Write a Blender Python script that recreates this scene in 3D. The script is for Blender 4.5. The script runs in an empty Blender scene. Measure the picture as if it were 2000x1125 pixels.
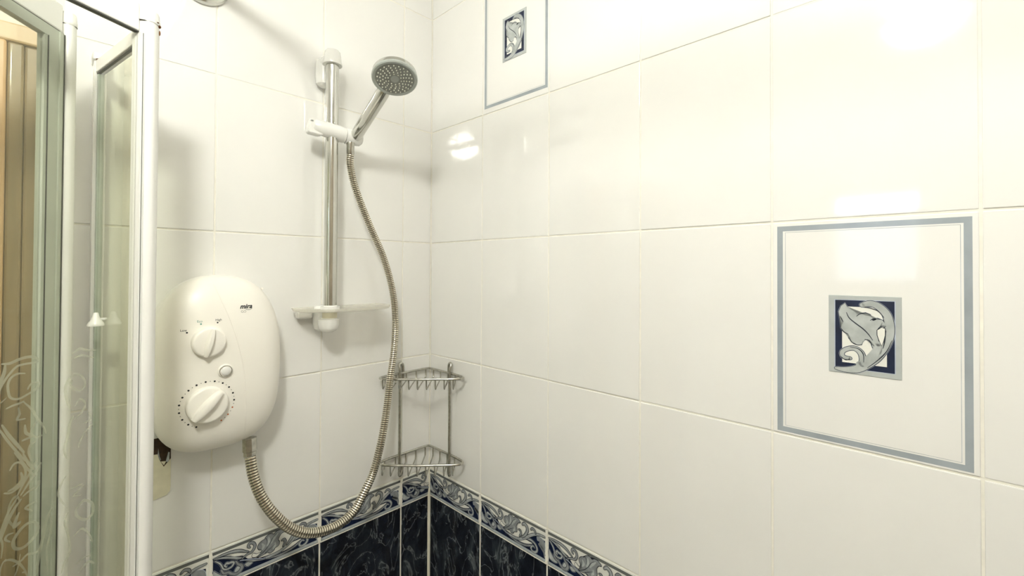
import bpy, bmesh, math, random
from mathutils import Vector, Matrix
from mathutils.noise import noise as mnoise
random.seed(7)
S = bpy.context.scene
COL = S.collection
PI = math.pi

# ------------------------------------------------------------------ camera
cam_d = bpy.data.cameras.new('camera')
cam = bpy.data.objects.new('camera', cam_d)
COL.objects.link(cam)
S.camera = cam
cam_d.sensor_fit = 'HORIZONTAL'
cam_d.sensor_width = 36.0
cam_d.lens = 36.0 * 871.19 / 2000
cam_d.shift_x = -(1002.59 - 1000) / 2000
cam_d.shift_y = -(562.5 - 515.42) / 2000
cam_d.clip_start = 0.01
yaw, pit, rol = 0.7612, 0.0115, 0.0049
dv = Vector((math.cos(pit) * math.cos(yaw), math.cos(pit) * math.sin(yaw), math.sin(pit)))
rv = Vector((math.sin(yaw), -math.cos(yaw), 0))
uv = rv.cross(dv)
r2 = rv * math.cos(rol) + uv * math.sin(rol)
u2 = -rv * math.sin(rol) + uv * math.cos(rol)
M = Matrix((r2, u2, -dv)).transposed().to_4x4()
M.translation = Vector((-0.6981, -0.9640, 0.5178))
cam.matrix_world = M

# ------------------------------------------------------------------ light
LAMP = Vector((-0.89, -0.94, 1.195))
LAMP_STRENGTH = 112.0
LAMP_COLOR = (1.0, 1.0, 0.935)
WINDOW_STRENGTH = 8.0
S.view_settings.view_transform = 'Standard'
S.view_settings.look = 'None'
S.view_settings.gamma = 1.0
S.view_settings.use_curve_mapping = False
S.view_settings.exposure = 0.23
S.cycles.transparent_max_bounces = 32
S.cycles.sample_clamp_indirect = 0
w = bpy.data.worlds.new('world'); S.world = w
w.use_nodes = True
w.node_tree.nodes['Background'].inputs[0].default_value = (0.75, 0.85, 1.0, 1)
w.node_tree.nodes['Background'].inputs[1].default_value = 0.6

# ------------------------------------------------------------------ materials
def mat(name, col, rough=0.5, metal=0.0, var=0.03, scale=30.0, bump=0.0, bscale=60.0, coat=0.0,
        spec=0.5, objvar=0.0, trans=0.0, dist=0.0005):
    m = bpy.data.materials.new(name); m.use_nodes = True
    nt = m.node_tree; N = nt.nodes; L = nt.links
    b = N['Principled BSDF']
    tc = N.new('ShaderNodeTexCoord')
    nz = N.new('ShaderNodeTexNoise'); nz.inputs['Scale'].default_value = scale; nz.inputs['Detail'].default_value = 4
    L.new(tc.outputs['Object'], nz.inputs['Vector'])
    mr = N.new('ShaderNodeMapRange')
    mr.inputs['To Min'].default_value = 1 - var; mr.inputs['To Max'].default_value = 1 + var
    mr.inputs['From Min'].default_value = 0.3; mr.inputs['From Max'].default_value = 0.7
    L.new(nz.outputs['Fac'], mr.inputs['Value'])
    hv = N.new('ShaderNodeHueSaturation'); hv.inputs['Color'].default_value = (*col, 1)
    if objvar > 0:
        oi = N.new('ShaderNodeObjectInfo')
        m2 = N.new('ShaderNodeMapRange'); m2.inputs['To Min'].default_value = 1 - objvar; m2.inputs['To Max'].default_value = 1 + objvar
        L.new(oi.outputs['Random'], m2.inputs['Value'])
        mu = N.new('ShaderNodeMath'); mu.operation = 'MULTIPLY'
        L.new(mr.outputs[0], mu.inputs[0]); L.new(m2.outputs[0], mu.inputs[1]); L.new(mu.outputs[0], hv.inputs['Value'])
    else:
        L.new(mr.outputs[0], hv.inputs['Value'])
    L.new(hv.outputs[0], b.inputs['Base Color'])
    b.inputs['Roughness'].default_value = rough
    b.inputs['Metallic'].default_value = metal
    b.inputs['Coat Weight'].default_value = coat
    b.inputs['Coat Roughness'].default_value = 0.05
    b.inputs['Specular IOR Level'].default_value = spec
    b.inputs['Transmission Weight'].default_value = trans
    if bump > 0:
        n2 = N.new('ShaderNodeTexNoise'); n2.inputs['Scale'].default_value = bscale; n2.inputs['Detail'].default_value = 3
        L.new(tc.outputs['Object'], n2.inputs['Vector'])
        bp = N.new('ShaderNodeBump'); bp.inputs['Strength'].default_value = bump; bp.inputs['Distance'].default_value = dist
        L.new(n2.outputs['Fac'], bp.inputs['Height']); L.new(bp.outputs[0], b.inputs['Normal'])
    return m

M_TILE = mat('glazed_cream_tile', (0.865, 0.858, 0.825), 0.055, spec=0.75, var=0.012, scale=9, bump=0.12, bscale=7, objvar=0.012, dist=0.0006)
M_GROUT = mat('cream_grout', (0.87, 0.845, 0.76), 0.8, var=0.05, scale=60, bump=0.4, bscale=400)
M_NAVY = mat('navy_glaze', (0.008, 0.015, 0.045), 0.15, var=0.25, scale=50)
M_INK = mat('dark_ink_glaze', (0.026, 0.031, 0.045), 0.2, var=0.2, scale=120)
M_SLATE = mat('slate_blue_glaze', (0.28, 0.30, 0.31), 0.16, var=0.22, scale=90)
M_SLATE2 = mat('pale_slate_glaze', (0.46, 0.49, 0.49), 0.16, var=0.18, scale=90)
M_PERI = mat('light_blue_line_glaze', (0.50, 0.56, 0.68), 0.2, var=0.1)
M_WHITEG = mat('white_glaze', (0.84, 0.84, 0.78), 0.12, var=0.02)
M_BAND = mat('grey_band_glaze', (0.15, 0.16, 0.155), 0.16, var=0.08, scale=40)
M_BAND2 = mat('blue_grey_band_glaze', (0.46, 0.50, 0.52), 0.16, var=0.12, scale=60)
M_WPLAST = mat('white_plastic', (0.87, 0.865, 0.83), 0.22, var=0.01, scale=10)
M_CPLAST = mat('cream_plastic', (0.935, 0.905, 0.83), 0.34, var=0.01, scale=8)
M_CHROME = mat('chrome', (0.62, 0.62, 0.58), 0.13, 1.0, var=0.04, scale=40, bump=0.05, bscale=80)
M_DCHROME = mat('dulled_chrome', (0.52, 0.51, 0.46), 0.22, 1.0, var=0.2, scale=150)
M_HOSE = mat('steel_hose', (0.84, 0.79, 0.66), 0.26, 1.0, var=0.1, scale=60)
M_GROOVE = mat('shaded_hose_groove', (0.20, 0.18, 0.14), 0.5, 0.6)  # dark tone paints shade into the hose grooves, so the ribs read stronger
M_FACE = mat('grey_face_plastic', (0.30, 0.31, 0.28), 0.35, var=0.08, scale=80)
M_RIM = mat('grey_rim', (0.46, 0.49, 0.46), 0.3, 0.3, var=0.05)
M_NOZ = mat('pale_nozzle', (0.80, 0.80, 0.70), 0.4)
M_BLACK = mat('black_print', (0.01, 0.012, 0.014), 0.5, var=0.0)
M_TEAL = mat('teal_print', (0.10, 0.30, 0.26), 0.5, var=0.0)
M_ORANGE = mat('orange_print', (0.55, 0.16, 0.06), 0.5, var=0.0)
M_GREYP = mat('grey_print', (0.35, 0.33, 0.30), 0.5, var=0.0)
M_FRAME = mat('white_enamelled_frame', (0.87, 0.865, 0.83), 0.25, var=0.015, scale=14)
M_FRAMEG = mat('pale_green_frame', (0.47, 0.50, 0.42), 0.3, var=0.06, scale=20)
M_GASKET_GAP = mat('gasket_and_shadow_gap', (0.07, 0.07, 0.06), 0.6)  # for gaskets and seams, and for the shadow gaps painted under the rails
M_TEALG = mat('green_glass_edge', (0.40, 0.45, 0.38), 0.2, var=0.1)
M_RUST = mat('rust', (0.12, 0.045, 0.015), 0.9, var=0.5, scale=300, bump=0.5, bscale=500)
M_HOLE = mat('dark_plaster_hole', (0.035, 0.018, 0.008), 0.9, var=0.6, scale=120, bump=0.6, bscale=300)
M_FILL = mat('cream_filler', (0.70, 0.66, 0.50), 0.6, var=0.06, scale=60, bump=0.3, bscale=120)
M_PAINT = mat('painted_plaster', (0.80, 0.79, 0.74), 0.8, var=0.02)
M_TAN = mat('tan_painted_plaster', (0.42, 0.36, 0.28), 0.7, var=0.05)
M_CEIL = mat('ceiling_paint', (0.86, 0.85, 0.81), 0.85, var=0.01)
M_FLOOR = mat('floor_vinyl', (0.80, 0.79, 0.75), 0.5, var=0.1)
M_SEAL = mat('cream_sealant', (0.80, 0.77, 0.64), 0.4, var=0.04, bump=0.3, bscale=80)

def emit(name, col, s):
    m = bpy.data.materials.new(name); m.use_nodes = True
    nt = m.node_tree; nt.nodes.clear()
    e = nt.nodes.new('ShaderNodeEmission'); e.inputs[0].default_value = (*col, 1); e.inputs[1].default_value = s
    o = nt.nodes.new('ShaderNodeOutputMaterial'); nt.links.new(e.outputs[0], o.inputs[0])
    return m
M_LAMP = emit('lit_lamp_dome', LAMP_COLOR, LAMP_STRENGTH)
M_DAY = emit('bright_sky_pane', (0.62, 0.77, 1.0), WINDOW_STRENGTH)
M_DAY2 = emit('dim_frosted_pane', (0.78, 0.87, 1.0), WINDOW_STRENGTH * 0.3)

def marble():
    m = bpy.data.materials.new('black_marble_glaze'); m.use_nodes = True
    nt = m.node_tree; N = nt.nodes; L = nt.links; b = N['Principled BSDF']
    tc = N.new('ShaderNodeTexCoord'); oi = N.new('ShaderNodeObjectInfo')
    ad = N.new('ShaderNodeVectorMath'); ad.operation = 'MULTIPLY_ADD'
    L.new(oi.outputs['Random'], ad.inputs[0]); ad.inputs[1].default_value = (7, 5, 9); L.new(tc.outputs['Object'], ad.inputs[2])
    mp = N.new('ShaderNodeMapping'); mp.inputs['Rotation'].default_value = (0, 0.6, 0); mp.inputs['Scale'].default_value = (1.7, 1, 0.75)
    L.new(ad.outputs[0], mp.inputs['Vector'])
    n1 = N.new('ShaderNodeTexNoise'); n1.inputs['Scale'].default_value = 13; n1.inputs['Detail'].default_value = 8; n1.inputs['Roughness'].default_value = 0.62; n1.inputs['Distortion'].default_value = 1.6
    L.new(mp.outputs[0], n1.inputs['Vector'])
    r1 = N.new('ShaderNodeValToRGB'); e = r1.color_ramp.elements
    e[0].position = 0.38; e[0].color = (0.006, 0.007, 0.012, 1); e[1].position = 0.78; e[1].color = (0.10, 0.12, 0.135, 1)
    x = e.new(0.52); x.color = (0.014, 0.018, 0.028, 1); x = e.new(0.62); x.color = (0.030, 0.038, 0.046, 1)
    L.new(n1.outputs['Fac'], r1.inputs[0])
    n2 = N.new('ShaderNodeTexNoise'); n2.inputs['Scale'].default_value = 9; n2.inputs['Detail'].default_value = 5; n2.inputs['Distortion'].default_value = 2.2
    L.new(mp.outputs[0], n2.inputs['Vector'])
    su = N.new('ShaderNodeMath'); su.operation = 'SUBTRACT'; su.inputs[1].default_value = 0.5; L.new(n2.outputs['Fac'], su.inputs[0])
    ab = N.new('ShaderNodeMath'); ab.operation = 'ABSOLUTE'; L.new(su.outputs[0], ab.inputs[0])
    r2_ = N.new('ShaderNodeValToRGB'); e = r2_.color_ramp.elements
    e[0].position = 0.0; e[0].color = (0.19, 0.21, 0.21, 1); e[1].position = 0.016; e[1].color = (0, 0, 0, 1)
    L.new(ab.outputs[0], r2_.inputs[0])
    mx = N.new('ShaderNodeMix'); mx.data_type = 'RGBA'; mx.blend_type = 'ADD'; mx.inputs[0].default_value = 0.7
    L.new(r1.outputs[0], mx.inputs[6]); L.new(r2_.outputs[0], mx.inputs[7]); L.new(mx.outputs[2], b.inputs['Base Color'])
    b.inputs['Roughness'].default_value = 0.12
    return m
M_MARBLE = marble()

def wood(name, c1, c2):
    m = bpy.data.materials.new(name); m.use_nodes = True
    nt = m.node_tree; N = nt.nodes; L = nt.links; b = N['Principled BSDF']
    tc = N.new('ShaderNodeTexCoord'); mp = N.new('ShaderNodeMapping'); mp.inputs['Scale'].default_value = (60, 60, 5)
    L.new(tc.outputs['Object'], mp.inputs['Vector'])
    n1 = N.new('ShaderNodeTexNoise'); n1.inputs['Scale'].default_value = 1; n1.inputs['Detail'].default_value = 6; L.new(mp.outputs[0], n1.inputs['Vector'])
    r = N.new('ShaderNodeValToRGB'); r.color_ramp.elements[0].color = (*c1, 1); r.color_ramp.elements[1].color = (*c2, 1)
    r.color_ramp.elements[0].position = 0.3; r.color_ramp.elements[1].position = 0.7
    L.new(n1.outputs['Fac'], r.inputs[0]); L.new(r.outputs[0], b.inputs['Base Color'])
    b.inputs['Roughness'].default_value = 0.35
    return m
M_WOOD = wood('brown_door_wood', (0.26, 0.20, 0.11), (0.40, 0.29, 0.16))
M_WOOD2 = wood('orange_brown_wood', (0.62, 0.38, 0.18), (0.80, 0.52, 0.28))
M_WOOD3 = wood('pale_tan_wood', (0.60, 0.43, 0.24), (0.72, 0.55, 0.34))

def glass(name, tint, haze_top=0.0, haze_bot=0.0, z0=0.5, z1=-0.1, haze_col=(0.50, 0.53, 0.44)):
    """Thin clear pane: fresnel mirror over transparency, with a haze film that thickens downwards: soap scum, and painted shade on leaf A."""
    m = bpy.data.materials.new(name); m.use_nodes = True
    nt = m.node_tree; N = nt.nodes; L = nt.links; N.clear()
    o = N.new('ShaderNodeOutputMaterial'); t = N.new('ShaderNodeBsdfTransparent'); t.inputs[0].default_value = (*tint, 1)
    g = N.new('ShaderNodeBsdfGlossy'); g.inputs['Roughness'].default_value = 0.02
    fr = N.new('ShaderNodeFresnel'); fr.inputs[0].default_value = 1.42
    ge = N.new('ShaderNodeNewGeometry'); inv = N.new('ShaderNodeMath'); inv.operation = 'SUBTRACT'; inv.inputs[0].default_value = 1.0; L.new(ge.outputs['Backfacing'], inv.inputs[1])
    fm = N.new('ShaderNodeMath'); fm.operation = 'MULTIPLY'; L.new(fr.outputs[0], fm.inputs[0]); L.new(inv.outputs[0], fm.inputs[1])
    mx = N.new('ShaderNodeMixShader'); L.new(fm.outputs[0], mx.inputs[0]); L.new(t.outputs[0], mx.inputs[1]); L.new(g.outputs[0], mx.inputs[2])
    df = N.new('ShaderNodeBsdfDiffuse'); df.inputs[0].default_value = (*haze_col, 1)
    tl = N.new('ShaderNodeBsdfTranslucent'); tl.inputs[0].default_value = (*haze_col, 1)
    dm = N.new('ShaderNodeMixShader'); dm.inputs[0].default_value = 0.5; L.new(df.outputs[0], dm.inputs[1]); L.new(tl.outputs[0], dm.inputs[2])
    tc = N.new('ShaderNodeTexCoord'); sp = N.new('ShaderNodeSeparateXYZ'); L.new(tc.outputs['Object'], sp.inputs[0])
    mr = N.new('ShaderNodeMapRange'); mr.inputs['From Min'].default_value = z0; mr.inputs['From Max'].default_value = z1
    mr.inputs['To Min'].default_value = haze_top; mr.inputs['To Max'].default_value = haze_bot
    L.new(sp.outputs['Z'], mr.inputs['Value'])
    nz = N.new('ShaderNodeTexNoise'); nz.inputs['Scale'].default_value = 14; nz.inputs['Detail'].default_value = 6
    mp = N.new('ShaderNodeMapping'); mp.inputs['Scale'].default_value = (1, 1, 0.25); L.new(tc.outputs['Object'], mp.inputs['Vector']); L.new(mp.outputs[0], nz.inputs['Vector'])
    m3 = N.new('ShaderNodeMapRange'); m3.inputs['From Min'].default_value = 0.3; m3.inputs['From Max'].default_value = 0.7
    m3.inputs['To Min'].default_value = 0.75; m3.inputs['To Max'].default_value = 1.25; L.new(nz.outputs['Fac'], m3.inputs['Value'])
    mu = N.new('ShaderNodeMath'); mu.operation = 'MULTIPLY'; mu.use_clamp = True
    L.new(mr.outputs[0], mu.inputs[0]); L.new(m3.outputs[0], mu.inputs[1])
    m4 = N.new('ShaderNodeMixShader'); L.new(mu.outputs[0], m4.inputs[0]); L.new(mx.outputs[0], m4.inputs[1]); L.new(dm.outputs[0], m4.inputs[2])
    L.new(m4.outputs[0], o.inputs[0])
    return m
M_GLASS_A = glass('scum_shade_glass', (0.985, 0.99, 0.97), 0.02, 0.55, haze_col=(0.46, 0.47, 0.36))  # scum film; its dark haze also paints the shading of the wall behind
M_GLASS_B = glass('green_tinged_glass', (0.96, 0.965, 0.93), 0.05, 0.22, haze_col=(0.66, 0.64, 0.50))
M_GLASS_S = glass('side_glass', (0.95, 0.96, 0.90), 0.03, 0.40, haze_col=(0.66, 0.68, 0.55))
M_ETCH = glass('etched_frosting', (0.97, 0.98, 0.95), 0.36, 0.36, haze_col=(0.88, 0.90, 0.78))
M_ACRYL = glass('clear_acrylic', (0.97, 0.96, 0.93), 0.35, 0.35, haze_col=(0.93, 0.92, 0.86))

# ------------------------------------------------------------------ helpers
def link(name, me, parent=None, kind=None, label=None):
    o = bpy.data.objects.new(name, me); COL.objects.link(o)
    if parent is not None:
        o.parent = parent
    if kind: o['kind'] = kind
    if label: o['label'] = label
    return o

def obj(name, bm, m, parent=None, smooth=True, kind=None, label=None, loc=None):
    me = bpy.data.meshes.new(name)
    bmesh.ops.recalc_face_normals(bm, faces=bm.faces)
    bm.to_mesh(me); bm.free()
    for x in (m if isinstance(m, (list, tuple)) else [m]): me.materials.append(x)
    if smooth:
        for p in me.polygons: p.use_smooth = True
        try:
            me.set_sharp_from_angle(angle=math.radians(38))
        except Exception:
            pass
    o = link(name, me, parent, kind, label)
    if loc is not None: o.location = loc
    return o

def thing(name, label, cat, loc=(0, 0, 0), group=None):
    o = bpy.data.objects.new(name, None); COL.objects.link(o)
    o.empty_display_size = 0.05
    o.location = loc; o['label'] = label; o['category'] = cat
    if group: o['group'] = group
    return o

def wobj(name, bm, m, parent, **k):
    """build a part whose mesh is given in world coordinates, below a parent standing at parent.location (no rotation)"""
    off = Vector((0, 0, 0)); p = parent
    while p is not None:
        off += p.location; p = p.parent
    bmesh.ops.translate(bm, verts=bm.verts, vec=-off)
    return obj(name, bm, m, parent, **k)

def box(bm, x0, y0, z0, x1, y1, z1, bev=0.0, seg=2, mi=0):
    x0, x1 = min(x0, x1), max(x0, x1); y0, y1 = min(y0, y1), max(y0, y1); z0, z1 = min(z0, z1), max(z0, z1)
    mtx = Matrix.Translation(((x0 + x1) / 2, (y0 + y1) / 2, (z0 + z1) / 2)) @ Matrix.Diagonal((x1 - x0, y1 - y0, z1 - z0, 1))
    r = bmesh.ops.create_cube(bm, size=1, matrix=mtx)
    vs = r['verts']
    if bev > 0:
        es = list({e for v in vs for e in v.link_edges})
        r = bmesh.ops.bevel(bm, geom=es, offset=bev, segments=seg, affect='EDGES', profile=0.5)
    return bm

def obox(bm, p0, p1, half_w, z0, z1, bev=0.0, seg=2):
    """upright box along the floor line p0-p1"""
    p0 = Vector(p0); p1 = Vector(p1); d = (p1 - p0); L = d.length; ang = math.atan2(d.y, d.x)
    b2 = bmesh.new(); box(b2, 0, -half_w, z0, L, half_w, z1, bev, seg)
    bmesh.ops.transform(b2, verts=b2.verts, matrix=Matrix.Translation((p0.x, p0.y, 0)) @ Matrix.Rotation(ang, 4, 'Z'))
    me = bpy.data.meshes.new('t'); b2.to_mesh(me); b2.free(); bm.from_mesh(me); bpy.data.meshes.remove(me)
    return bm

def tube(bm, pts, rad, seg=12, caps=True, closed=False):
    pts = [Vector(p) for p in pts]; n = len(pts)
    rs = rad if isinstance(rad, (list, tuple)) else [rad] * n
    tang = []
    for i in range(n):
        a = pts[(i - 1) % n] if (i > 0 or closed) else pts[0]
        b = pts[(i + 1) % n] if (i < n - 1 or closed) else pts[-1]
        tang.append((b - a).normalized())
    ref = Vector((0, 0, 1)) if abs(tang[0].z) < 0.9 else Vector((1, 0, 0))
    nrm = tang[0].cross(ref).normalized(); rings = []
    for i in range(n):
        nrm = (nrm - tang[i] * nrm.dot(tang[i])).normalized(); bi = tang[i].cross(nrm)
        rings.append([bm.verts.new(pts[i] + (nrm * math.cos(2 * PI * k / seg) + bi * math.sin(2 * PI * k / seg)) * rs[i]) for k in range(seg)])
    for i in range(n - 1 if not closed else n):
        A = rings[i]; B = rings[(i + 1) % n]
        for k in range(seg):
            bm.faces.new((A[k], A[(k + 1) % seg], B[(k + 1) % seg], B[k]))
    if caps and not closed:
        bm.faces.new(list(reversed(rings[0]))); bm.faces.new(rings[-1])
    return bm

def lathe(bm, prof, origin, axis, seg=32):
    """prof: (distance along axis, radius)"""
    axis = Vector(axis).normalized(); origin = Vector(origin)
    ref = Vector((0, 0, 1)) if abs(axis.z) < 0.9 else Vector((1, 0, 0))
    n = axis.cross(ref).normalized(); b = axis.cross(n); rings = []
    for t, r in prof:
        c = origin + axis * t
        if r < 1e-6: rings.append([bm.verts.new(c)])
        else: rings.append([bm.verts.new(c + (n * math.cos(2 * PI * k / seg) + b * math.sin(2 * PI * k / seg)) * r) for k in range(seg)])
    for A, B in zip(rings, rings[1:]):
        for k in range(seg):
            k2 = (k + 1) % seg
            if len(A) == 1 and len(B) == 1: continue
            if len(A) == 1: bm.faces.new((A[0], B[k2], B[k]))
            elif len(B) == 1: bm.faces.new((A[k], A[k2], B[0]))
            else: bm.faces.new((A[k], A[k2], B[k2], B[k]))
    if len(rings[0]) > 1: bm.faces.new(list(reversed(rings[0])))
    if len(rings[-1]) > 1: bm.faces.new(rings[-1])
    return bm

def catmull(pts, n=6, closed=False):
    P = [Vector(p) for p in pts]; out = []; m = len(P)
    for i in range(m if closed else m - 1):
        p0 = P[(i - 1) % m] if (closed or i > 0) else P[0]
        p1 = P[i]; p2 = P[(i + 1) % m]
        p3 = P[(i + 2) % m] if (closed or i < m - 2) else P[-1]
        for k in range(n):
            t = k / n
            out.append(0.5 * ((2 * p1) + (p2 - p0) * t + (2 * p0 - 5 * p1 + 4 * p2 - p3) * t * t + (3 * p1 - p0 - 3 * p2 + p3) * t ** 3))
    if not closed: out.append(P[-1])
    return out

# flat inlays on a tile: local x right, z up, y towards the wall; layers stand proud by fractions of a millimetre
def ribbon(bm, pts, wid, layer, mi, n=5, smooth=True, base=0.0, step=0.00006):
    P = [Vector((p[0] / 1000, -p[1] / 1000)) for p in pts]
    if smooth: Q = catmull(P, n)
    else: Q = P
    m = len(Q); W = wid if isinstance(wid, (list, tuple)) else [wid] * len(pts)
    ws = []
    for i in range(m):
        t = i / (m - 1) * (len(W) - 1); a = int(min(t, len(W) - 2)) if len(W) > 1 else 0
        ws.append((W[a] * (1 - (t - a)) + W[min(a + 1, len(W) - 1)] * (t - a)) / 2000)
    if mi == 1: ws = [w_ + 0.0003 if w_ > 0.0007 else w_ for w_ in ws]
    y = base - step * layer; Lv = []; Rv = []
    for i in range(m):
        t = (Q[min(i + 1, m - 1)] - Q[max(i - 1, 0)])
        t = t.normalized() if t.length > 1e-9 else Vector((1, 0)); nn = Vector((-t.y, t.x))
        a = Q[i] + nn * ws[i]; b = Q[i] - nn * ws[i]
        Lv.append(bm.verts.new((a.x, y, a.y))); Rv.append(bm.verts.new((b.x, y, b.y)))
    for i in range(m - 1):
        f = bm.faces.new((Lv[i], Lv[i + 1], Rv[i + 1], Rv[i])); f.material_index = mi
    for c, w_ in ((Q[0], ws[0]), (Q[-1], ws[-1])):      # round ends
        if w_ > 0.0003:
            f = bm.faces.new([bm.verts.new((c.x + w_ * math.cos(a * PI / 5), y, c.y + w_ * math.sin(a * PI / 5))) for a in range(10)]); f.material_index = mi

def poly(bm, pts, layer, mi, grow=0.0, smooth=False, n=3, base=0.0, step=0.00006):
    P = [Vector((p[0] / 1000, -p[1] / 1000)) for p in pts]
    if smooth: P = catmull(P, n, closed=True)
    if mi == 1: grow += 0.3
    if grow:
        m = len(P); area = sum(P[i].x * P[(i + 1) % m].y - P[(i + 1) % m].x * P[i].y for i in range(m)); sg = 1 if area > 0 else -1
        Q = []
        for i in range(m):
            t = (P[(i + 1) % m] - P[(i - 1) % m]); t = t.normalized() if t.length > 1e-9 else Vector((1, 0))
            Q.append(P[i] + Vector((t.y, -t.x)) * sg * grow / 1000)
        P = Q
    f = bm.faces.new([bm.verts.new((p.x, base - step * layer, p.y)) for p in P]); f.material_index = mi

def finish_flat(bm):
    bmesh.ops.triangulate(bm, faces=bm.faces)
    for f in bm.faces:
        f.normal_update()
        if f.normal.y > 0: f.normal_flip()

def flat_mesh(name, bm, mats):
    finish_flat(bm); me = bpy.data.meshes.new(name); bm.to_mesh(me); bm.free()
    for m in mats: me.materials.append(m)
    return me

# ================================================================== STRUCTURE
CZ = 1.38; FZ = -1.15
def struct(name, bm, m, **k):
    return obj(name, bm, m, None, smooth=False, kind='structure', **k)
bm = bmesh.new(); box(bm, -2.05, -1.98, FZ - 0.08, 0.09, 0.09, FZ); struct('floor', bm, M_FLOOR)
bm = bmesh.new(); box(bm, -2.05, -1.98, CZ, 0.09, 0.09, CZ + 0.08); struct('ceiling', bm, M_CEIL)
bm = bmesh.new(); box(bm, -2.05, -1.98, FZ, 0.09, -1.90, CZ); struct('wall_front', bm, M_TAN)
bm = bmesh.new()                                  # wall with the window opening
WY0, WY1, WZ0, WZ1 = -0.930, -0.575, 0.45, 0.90
box(bm, -2.08, -1.90, FZ, -2.0, WY0, CZ); box(bm, -2.08, WY1, FZ, -2.0, 0.09, CZ)
box(bm, -2.08, WY0, FZ, -2.0, WY1, WZ0); box(bm, -2.08, WY0, WZ1, -2.0, WY1, CZ)
struct('wall_entrance', bm, M_PAINT)
bm = bmesh.new(); box(bm, -2.0, 0.0012, FZ, 0.08, 0.09, CZ); WL = struct('wall_left', bm, M_GROUT)
bm = bmesh.new(); box(bm, 0.0012, -1.90, FZ, 0.09, 0.0012, CZ); WR = struct('wall_right', bm, M_GROUT)

# ------------------------------------------------------------------ tiles
G = 0.0014                      # half a grout joint
Zr = {'A': 1.1723, 'B': 0.874, 'C': 0.5842, 'D': 0.2946, 'E': 0.0, 'F': -0.0712}
rows = [('cream', CZ, 1.1723), ('cream', 1.1723, 0.874), ('cream', 0.874, 0.5842), ('cream', 0.5842, 0.2946), ('cream', 0.2946, 0.0),
        ('border', 0.0, -0.0712), ('dark', -0.0712, -0.3626), ('dark', -0.3626, -0.654), ('dark', -0.654, -0.945), ('dark', -0.945, FZ)]
Rc = [0.0, 0.1977, 0.3961, 0.5967, 0.7962, 0.9977, 1.1977, 1.3977, 1.5977, 1.7977, 1.897]
Lc = [0.0, 0.0849, 0.2852, 0.4837, 0.6837]
tile_cache = {}
def tile_mesh(w_, h_, m):
    key = (round(w_, 4), round(h_, 4), m.name)
    if key in tile_cache: return tile_cache[key]
    bm = bmesh.new(); box(bm, 0, 0, -h_, w_, 0.006, 0, 0.0009, 2)
    bm.verts.ensure_lookup_table()
    me = bpy.data.meshes.new('tile'); bmesh.ops.recalc_face_normals(bm, faces=bm.faces); bm.to_mesh(me); bm.free(); me.materials.append(m)
    tile_cache[key] = me
    return me

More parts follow.
